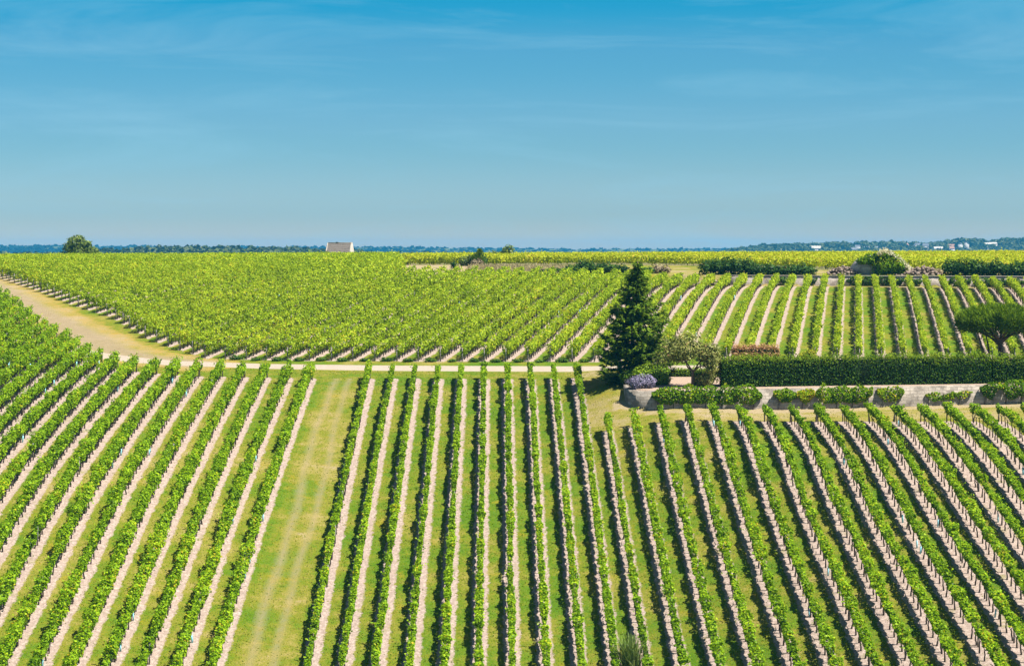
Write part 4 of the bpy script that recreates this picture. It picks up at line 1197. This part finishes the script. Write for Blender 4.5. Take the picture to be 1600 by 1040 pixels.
grass_patch("dry_grass", 15000, (-6, 10), (246, 276), .5, M['straw'], "tall tan dry grass on the strip behind the upper field", 111, lambda X, Y: (X < 7 + 3 * np.sin(Y)) & (Y > 245 + .1 * np.abs(X)) & (Y < 279 - .4 * np.maximum(X, 0)) & ~inside(X, Y, PLATEAU), .5, .09)

def turf():
    rng = np.random.default_rng(140)
    n = 420000
    Y = 99 + (171 - 99) * rng.uniform(size=n); X = rng.uniform(-1, 1, n) * Y * .272
    A = ground_attrs(X, Y)
    nz_ = np.sin(X * 1.9 + np.sin(Y * 1.1) * 2) * np.cos(Y * 1.6 + X * .7) + rng.normal(0, .5, n)
    k = ((A[0] + .07 * nz_ > .46) | (rng.uniform(size=n) < .05)) & (A[1] > 1.6) & (A[2] > 2.2 + rng.uniform(-.8, .8, n)) & (A[4] < .5) & (rng.uniform(size=n) < .66 - .55 * np.clip(A[3] - .38, 0, 1) - .46 * (A[5] < .34 + .15 * nz_)) & ~((X > 9) & (Y > wall_y(X) - .2))
    X, Y, dry = X[k], Y[k], A[3][k]; n = len(X)
    c = np.stack([X, Y, gz(X, Y) - .02], 1)
    d = unit(rng.normal(0, 2.0, (n, 3)) * (1, 1, .2) + np.array([0, 0, 1.0]))
    cl = .5 * np.sin(X * .55 + 1.3 * np.sin(Y * .35)) * np.cos(Y * .42 - X * .2) + .5 * np.sin(X * 2.1 + Y) * np.cos(Y * 1.7 - X)
    t = np.clip(dry * .85 + .06 + .22 * cl + rng.normal(0, .16, n), 0, 1)
    q = QB(); q.quads(blades(c, d, rng.uniform(.05, .15, n) * np.clip(1.15 - .75 * dry, .4, 1), rng.uniform(.04, .10, n), rng), t)
    o = q.obj("grass", M['grass']); tag(o, "short patchy grass between the lower vine rows", "grass", kind='stuff')
turf()

# ------------------------------------------------------------------ stone hut
def hut():
    x, y = wx(531, 372), 372.0; z = float(gz(x, y))
    root = thing("stone_hut", (x, y, z), "small stone hut with a steep grey stone roof standing on the skyline", "hut")
    root.rotation_euler.z = radians(-7)
    L2, W2, eh, rh = 2.45, 2.3, 1.35, EYE + (HOR - 379.5) / F * 372 - z
    o = QB().box(-L2 + .1, L2 - .1, -W2 + .12, W2 - .12, -.6, eh).obj("wall", M['hut_wall'], root)
    for s_ in (-1, 1):
        xa, xb = s_ * (L2 - (.28 if s_ > 0 else .16)), s_ * (L2 + .04)
        v = [(xa, -W2, -.5), (xa, W2, -.5), (xa, 0, rh + (.12 if s_ > 0 else .03)), (xb, -W2, -.5), (xb, W2, -.5), (xb, 0, rh + (.12 if s_ > 0 else .03)), (xa, -W2, eh + .1), (xa, W2, eh + .1), (xb, -W2, eh + .1), (xb, W2, eh + .1)]
        f = [(0, 1, 7, 6), (6, 7, 2), (3, 8, 9, 4), (8, 5, 9), (0, 6, 8, 3), (6, 2, 5, 8), (2, 7, 9, 5), (7, 1, 4, 9)]
        QB().mesh(v, f).obj("gable", M['hut_wall'], root)
    xi = L2 - .285; xl = L2 - .165; nseg = 7
    for s_ in (-1, 1):
        q = QB()
        for k in range(nseg):            # courses of stone tiles
            a, b = k / nseg, (k + 1) / nseg
            y0_, z0_ = s_ * (W2 + .15) * (1 - a), (eh - .2) + (rh - eh + .2) * a
            y1_, z1_ = s_ * (W2 + .15) * (1 - b), (eh - .2) + (rh - eh + .2) * b
            q.mesh([(-xl, y0_, z0_ + .06), (xi, y0_, z0_ + .06), (xi, y1_, z1_), (-xl, y1_, z1_), (-xl, y0_, z0_), (xi, y0_, z0_)], [(0, 1, 2, 3), (4, 5, 1, 0)])
        q.obj("roof", M['hut_tile'], root)
    rd = QB().box(-xl, xi, -.10, .10, rh - .02, rh + .10).obj("ridge", M['hut_wall'], root)
    QB().box(-.75, -.25, -.16, .16, rh + .05, rh + .20).obj("chimney", M['slate'], root)
hut()
dl("green_bush", 500, 520, 352, 1.9, 1.6, .8, 3, "green bush at the foot of the stone hut on its left", 107, 'tree', .5, .3)
# lone skyline tree
rng_l = np.random.default_rng(121)
x, y = wx(128, 392), 392.0; z = float(gz(x, y))
lone = thing("broadleaf_tree", (x, y, z), "lone bushy tree with a sloping crown on the skyline behind the upper field", "tree")
q = QB(); tips = []
q.tube([(-.9, 0, -.2), (-.8, 0, 1.2), (-.7, 0, 2.2)], [.28, .22, .18], 7, cap=False)
for i in range(5):
    a = 2 * pi * i / 5
    limbs(q, (-.7, 0, 2.0), unit(np.array([cos(a) * .8, sin(a) * .8, .8])), 1.5, .12, 1, rng_l, tips, .5, .2)
q.obj("trunk", M['tree_bark'], lone, True)
lob = [(-.9, 0, 4.3, 1.7, 1.6, 1.35), (-1.9, .2, 3.2, 1.3, 1.4, 1.2), (.4, 0, 3.5, 1.6, 1.5, 1.1), (1.7, .1, 2.5, 1.4, 1.4, 1.0), (-.3, -.5, 2.4, 2.2, 1.5, 1.0), (2.6, 0, 1.6, 1.3, 1.2, .9), (-2.9, .2, 1.6, 1.2, 1.2, .8), (-.5, 0, 5.1, 1.0, 1.0, .7), (1.0, -.3, 4.1, .8, .9, .6)]
lob = [(a * 1.22 - .1, b, c * 1.06, d * 1.12, e, f) for (a, b, c, d, e, f) in lob]
blob_leaves(QB(), lob, 26, .34, rng_l, .5, .24, 0.1, .45).obj("crown", M['tree'], lone)

# ------------------------------------------------------------------ far country
def far_hill(name, px0, px1, D, prof, depth_, seed, amp=1.0):
    """ridge across the view: prof(px) -> photo y of its bare crest"""
    rng = np.random.default_rng(seed)
    px = np.linspace(px0, px1, 90); X = (px - 800) * D / F
    top = EYE + (HOR - prof(px)) / F * D
    v = []; ks = [(-depth_, 0), (-depth_ * .6, .35), (-depth_ * .25, .8), (0, 1.0), (depth_ * .4, .8), (depth_, 0)]
    for dy, k in ks:
        Y = D + dy; zb = gz(X, np.full_like(X, Y)) - 2
        zz = zb + (top - zb) * k
        v.append(np.stack([X * (Y / D) ** 0.0, np.full_like(X, Y), zz], 1))
    v = np.array(v); m, n, _ = v.shape
    idx = np.arange(m * n).reshape(m, n)
    f = np.stack([idx[:-1, :-1], idx[:-1, 1:], idx[1:, 1:], idx[1:, :-1]], -1).reshape(-1, 4)
    q = QB().mesh(v.reshape(-1, 3), [tuple(a) for a in f], .4)
    o = q.obj(name, M['far_soil'], None, True); tag(o, kind='structure')
    return o
M['far_soil'] = plain("far_field", (0.05, 0.075, 0.025), (0.13, 0.14, 0.05), 0.01, 0.95, 0.05)
def wood(name, spots, hgt, rad, dens, leaf, label, seed, material='wood_far', core=True):
    rng = np.random.default_rng(seed); q = QB()
    for (x, y, z) in spots:
        r = rad * rng.uniform(.7, 1.3); h = hgt * rng.uniform(.72, 1.22)
        n = int(dens * rng.uniform(.8, 1.2))
        d = unit(rng.normal(size=(n, 3))); d[:, 2] = np.abs(d[:, 2]) * 1.1 - .25
        c = d * np.array([r, r, h * .55]) * (rng.uniform(.75, 1.05, n))[:, None] + np.array([x, y, z + h * .45])
        nr = unit(d + rng.normal(0, .45, (n, 3)) + np.array([0, 0, .3]))
        q.quads(cards(c, nr, leaf * rng.uniform(.7, 1.4, n), rng=rng, diamond=False), np.clip(rng.normal(.45, .2, n) + rng.normal(0, .16), 0, 1))
        if core: lump(q, [(x, y, z + h * .42, r, r, h * .52)], .8)
    o = q.obj(name, M[material]); tag(o, label, "wood", kind='stuff')
    return o
rng = np.random.default_rng(131)
def prof_interp(pts): return lambda px: np.interp(px, [a for a, b in pts], [b for a, b in pts])
# mid-distance wood behind the upper field (left)
D1 = 1700.0
p1 = prof_interp([(-120, 393), (60, 393), (155, 390), (175, 386.5), (230, 385), (300, 384), (420, 385), (480, 386.5), (560, 391), (620, 392.5), (690, 393), (740, 395)])
sp = []
for r_ in range(4):
    for px in np.arange(-100, 730, 3.6):
        if px > 560 and rng.uniform() < .45: continue
        D = D1 - 60 + 40 * r_ + rng.uniform(-15, 15); x = (px + rng.uniform(-2, 2) - 800) * D / F
        top = EYE + (HOR - float(p1(px)) + .3) / F * D
        sp.append((x, D, top - 11.6 - (3 - r_) * 1.1))
spots_low = [(x, y, z) for x, y, z in sp]
wood("far_wood", spots_low, 11.0, 5.7, 46, 2.7, "mid-distance dark wood behind the upper field and the stone hut", 132)
# blue ridge
D2 = 4600.0
p2 = prof_interp([(-300, 382), (0, 382.0), (100, 382.5), (300, 384), (500, 384.5), (640, 385), (760, 387), (900, 387.5), (1180, 387.5), (1900, 388)])
far_hill("hills", -500, 2100, D2, lambda p: p2(p) + 2.2 + .25 * np.sin(p * .05) + .2 * np.sin(p * .017), 420, 133)
sp = []
for r_ in range(4):
    for px in np.arange(-60, 1300, 4.2):
        D = D2 - 330 + 108 * r_ + rng.uniform(-30, 30); x = (px + rng.uniform(-2, 2) - 800) * D / F
        top = EYE + (HOR - float(p2(px)) - .2 * sin(px * .05) - .1 * rng.normal()) / F * D
        sp.append((x, D, top - 14.2 - (3 - r_) * 3.4))
wood("ridge_wood", sp, 13, 8.4, 26, 6.0, "long wooded ridge, blue with distance, along the horizon", 134, 'ridge')
# right wooded hills with the village
D3 = 2900.0
p3 = prof_interp([(1100, 393), (1150, 388.5), (1180, 384.2), (1230, 382.5), (1290, 380.5), (1350, 378.5), (1368, 380.5), (1388, 378.3), (1405, 379.5), (1440, 381), (1462, 379), (1470, 382), (1482, 376), (1500, 374.8), (1560, 374), (1600, 373.3), (1720, 372)])
far_hill("hills", 1090, 1760, D3, lambda p: p3(p) + 9.5, 265, 135)
def hill3(px, dy):
    k = np.interp(dy, [-265, -159, -66, 0, 106, 265], [0, .35, .8, 1, .8, 0])
    X = (px - 800) * D3 / F; top = EYE + (HOR - float(p3(px)) - 9.5) / F * D3
    zb = float(gz(X, D3 + dy)) - 2
    return X, D3 + dy, zb + (top - zb) * k
houses = [(1119, -150, 9, 6, 0, 'w'), (1141, -120, 12, 6, .3, 'w'), (1166, -130, 10, 6, -.2, 's'), (1206, -110, 9, 5, .2, 'w'), (1222, -100, 9, 6, 0, 's'),
          (1258, -90, 17, 10, .1, 'p'), (1312, -110, 14, 7, .2, 's'), (1325, -70, 9, 8, -.3, 's'), (1334, -90, 10, 7, .1, 's'), (1352, -80, 9, 6, .3, 'w'), (1364, -95, 8, 6, -.2, 's'),
          (1408, -30, 8, 7, .4, 't'), (1416, -60, 7, 8, -1.2, 'w'), (1426, -30, 10, 8, .1, 'w'), (1431, -60, 11, 9, -.2, 'w'), (1437, -110, 16, 8, 0, 'p'), (1444, -80, 9, 8, 1.3, 'w'),
          (1454, -120, 9, 9, .2, 't'), (1466, -50, 12, 6, .2, 's'), (1475, -45, 13, 6, -.1, 't'), (1481, -70, 9, 8, 1.2, 'w'), (1492, -65, 8, 10, 1.45, 'w'), (1474, -110, 9, 6, .5, 's'), (1502, -140, 7, 5, 0, 'w'),
          (1529, -40, 18, 5, 0, 'p'), (1541, -35, 14, 5, .1, 'p'), (1574, -30, 10, 5, 0, 'p')]
special = {5: "large pale building standing alone on the slope left of the overgrown ruin's crest", 21: "white gabled house standing apart at the right end of the village",
           24: "long pale low building on the wooded hill right of the village", 25: "shorter pale low building right next to the long one on the wooded hill", 26: "small pale building farthest out on the wooded hill",
           15: "broad pale house in front of the village cluster", 17: "reddish roofed house low in the village cluster"}
for i, (px, dy, W_, H_, rz, kind) in enumerate(houses):
    W_, H_ = W_ * .80, H_ * .80
    x, y, z = hill3(px, dy * 1.15)
    z += 4.6 if 10 < i < 24 else 3.2
    if i in special: lab, gp = special[i], "houses of the far village"
    elif px < 1240: lab, gp = "tiny house among the low trees at the left end of the far wooded hill", "tiny houses at the hill's left end"
    elif px < 1400: lab, gp = "tiny grey-roofed house just left of the overgrown ruin, at the hill's foot", "tiny houses left of the ruin"
    else: lab, gp = "small house of the far village cluster right of the overgrown ruin", "houses of the far village cluster"
    root = thing("house", (x, y, z), lab, "house", gp, rz)
    a, b, e = W_ / 2, 3.2, H_ * .58
    QB().box(-a, a, -b, b, -9, e).mesh([(-a, -b, e), (-a, b, e), (-a, 0, H_), (a, -b, e), (a, b, e), (a, 0, H_)], [(0, 2, 1), (3, 4, 5)]).obj("wall", M['plaster'], root)
    q = QB()
    for s_ in (-1, 1):
        q.mesh([(-a - .3, s_ * (b + .4), e - .4), (a + .3, s_ * (b + .4), e - .4), (a + .3, 0, H_ + .12), (-a - .3, 0, H_ + .12)], [(0, 1, 2, 3)])
    q.obj("roof", M['slate'] if kind in 'sw' else (M['tile'] if kind == 't' else M['limestone']), root)
    q = QB()
    for k in range(max(1, int(W_ / 4))):
        cx_ = -a + (k + .5) * W_ / max(1, int(W_ / 4)); q.box(cx_ - .4, cx_ + .4, -b - .06, -b + .05, .8, 2.0)
    q.obj("window", M['glass'], root)
sp = []
for k in range(950):
    px = rng.uniform(1130, 1720); dy = 1.15 * (rng.choice([-190, -150, -110, -75, -45, -20, 0, 20]) + rng.uniform(-14, 14))
    if px < 1190 and dy > -70 and rng.uniform() < .3: continue
    near_house = any(abs(px - h[0]) < h[2] * .40 + 2 and -60 < dy - 1.15 * h[1] < 4 for h in houses)
    if near_house: continue
    x, y, z = hill3(px, dy); sp.append((x, y, z - .5))
wood("hill_wood", sp, 11.6, 6.9, 60, 3.3, "blue-green wood covering the far hill around the village", 136)

# ------------------------------------------------------------------ air
hb = QB().box(-2900, 2900, -75, 5700, -30, EYE + 27)
hm, t, o = mat("haze")
vol = N(t, "ShaderNodeVolumePrincipled", {"Color": (0.06, 0.48, 1.0, 1), "Density": 0.000105, "Anisotropy": 0.0})
t.links.new(vol.outputs[0], o.inputs["Volume"])
hz = hb.obj("haze", hm)
tag(hz, kind='stuff')
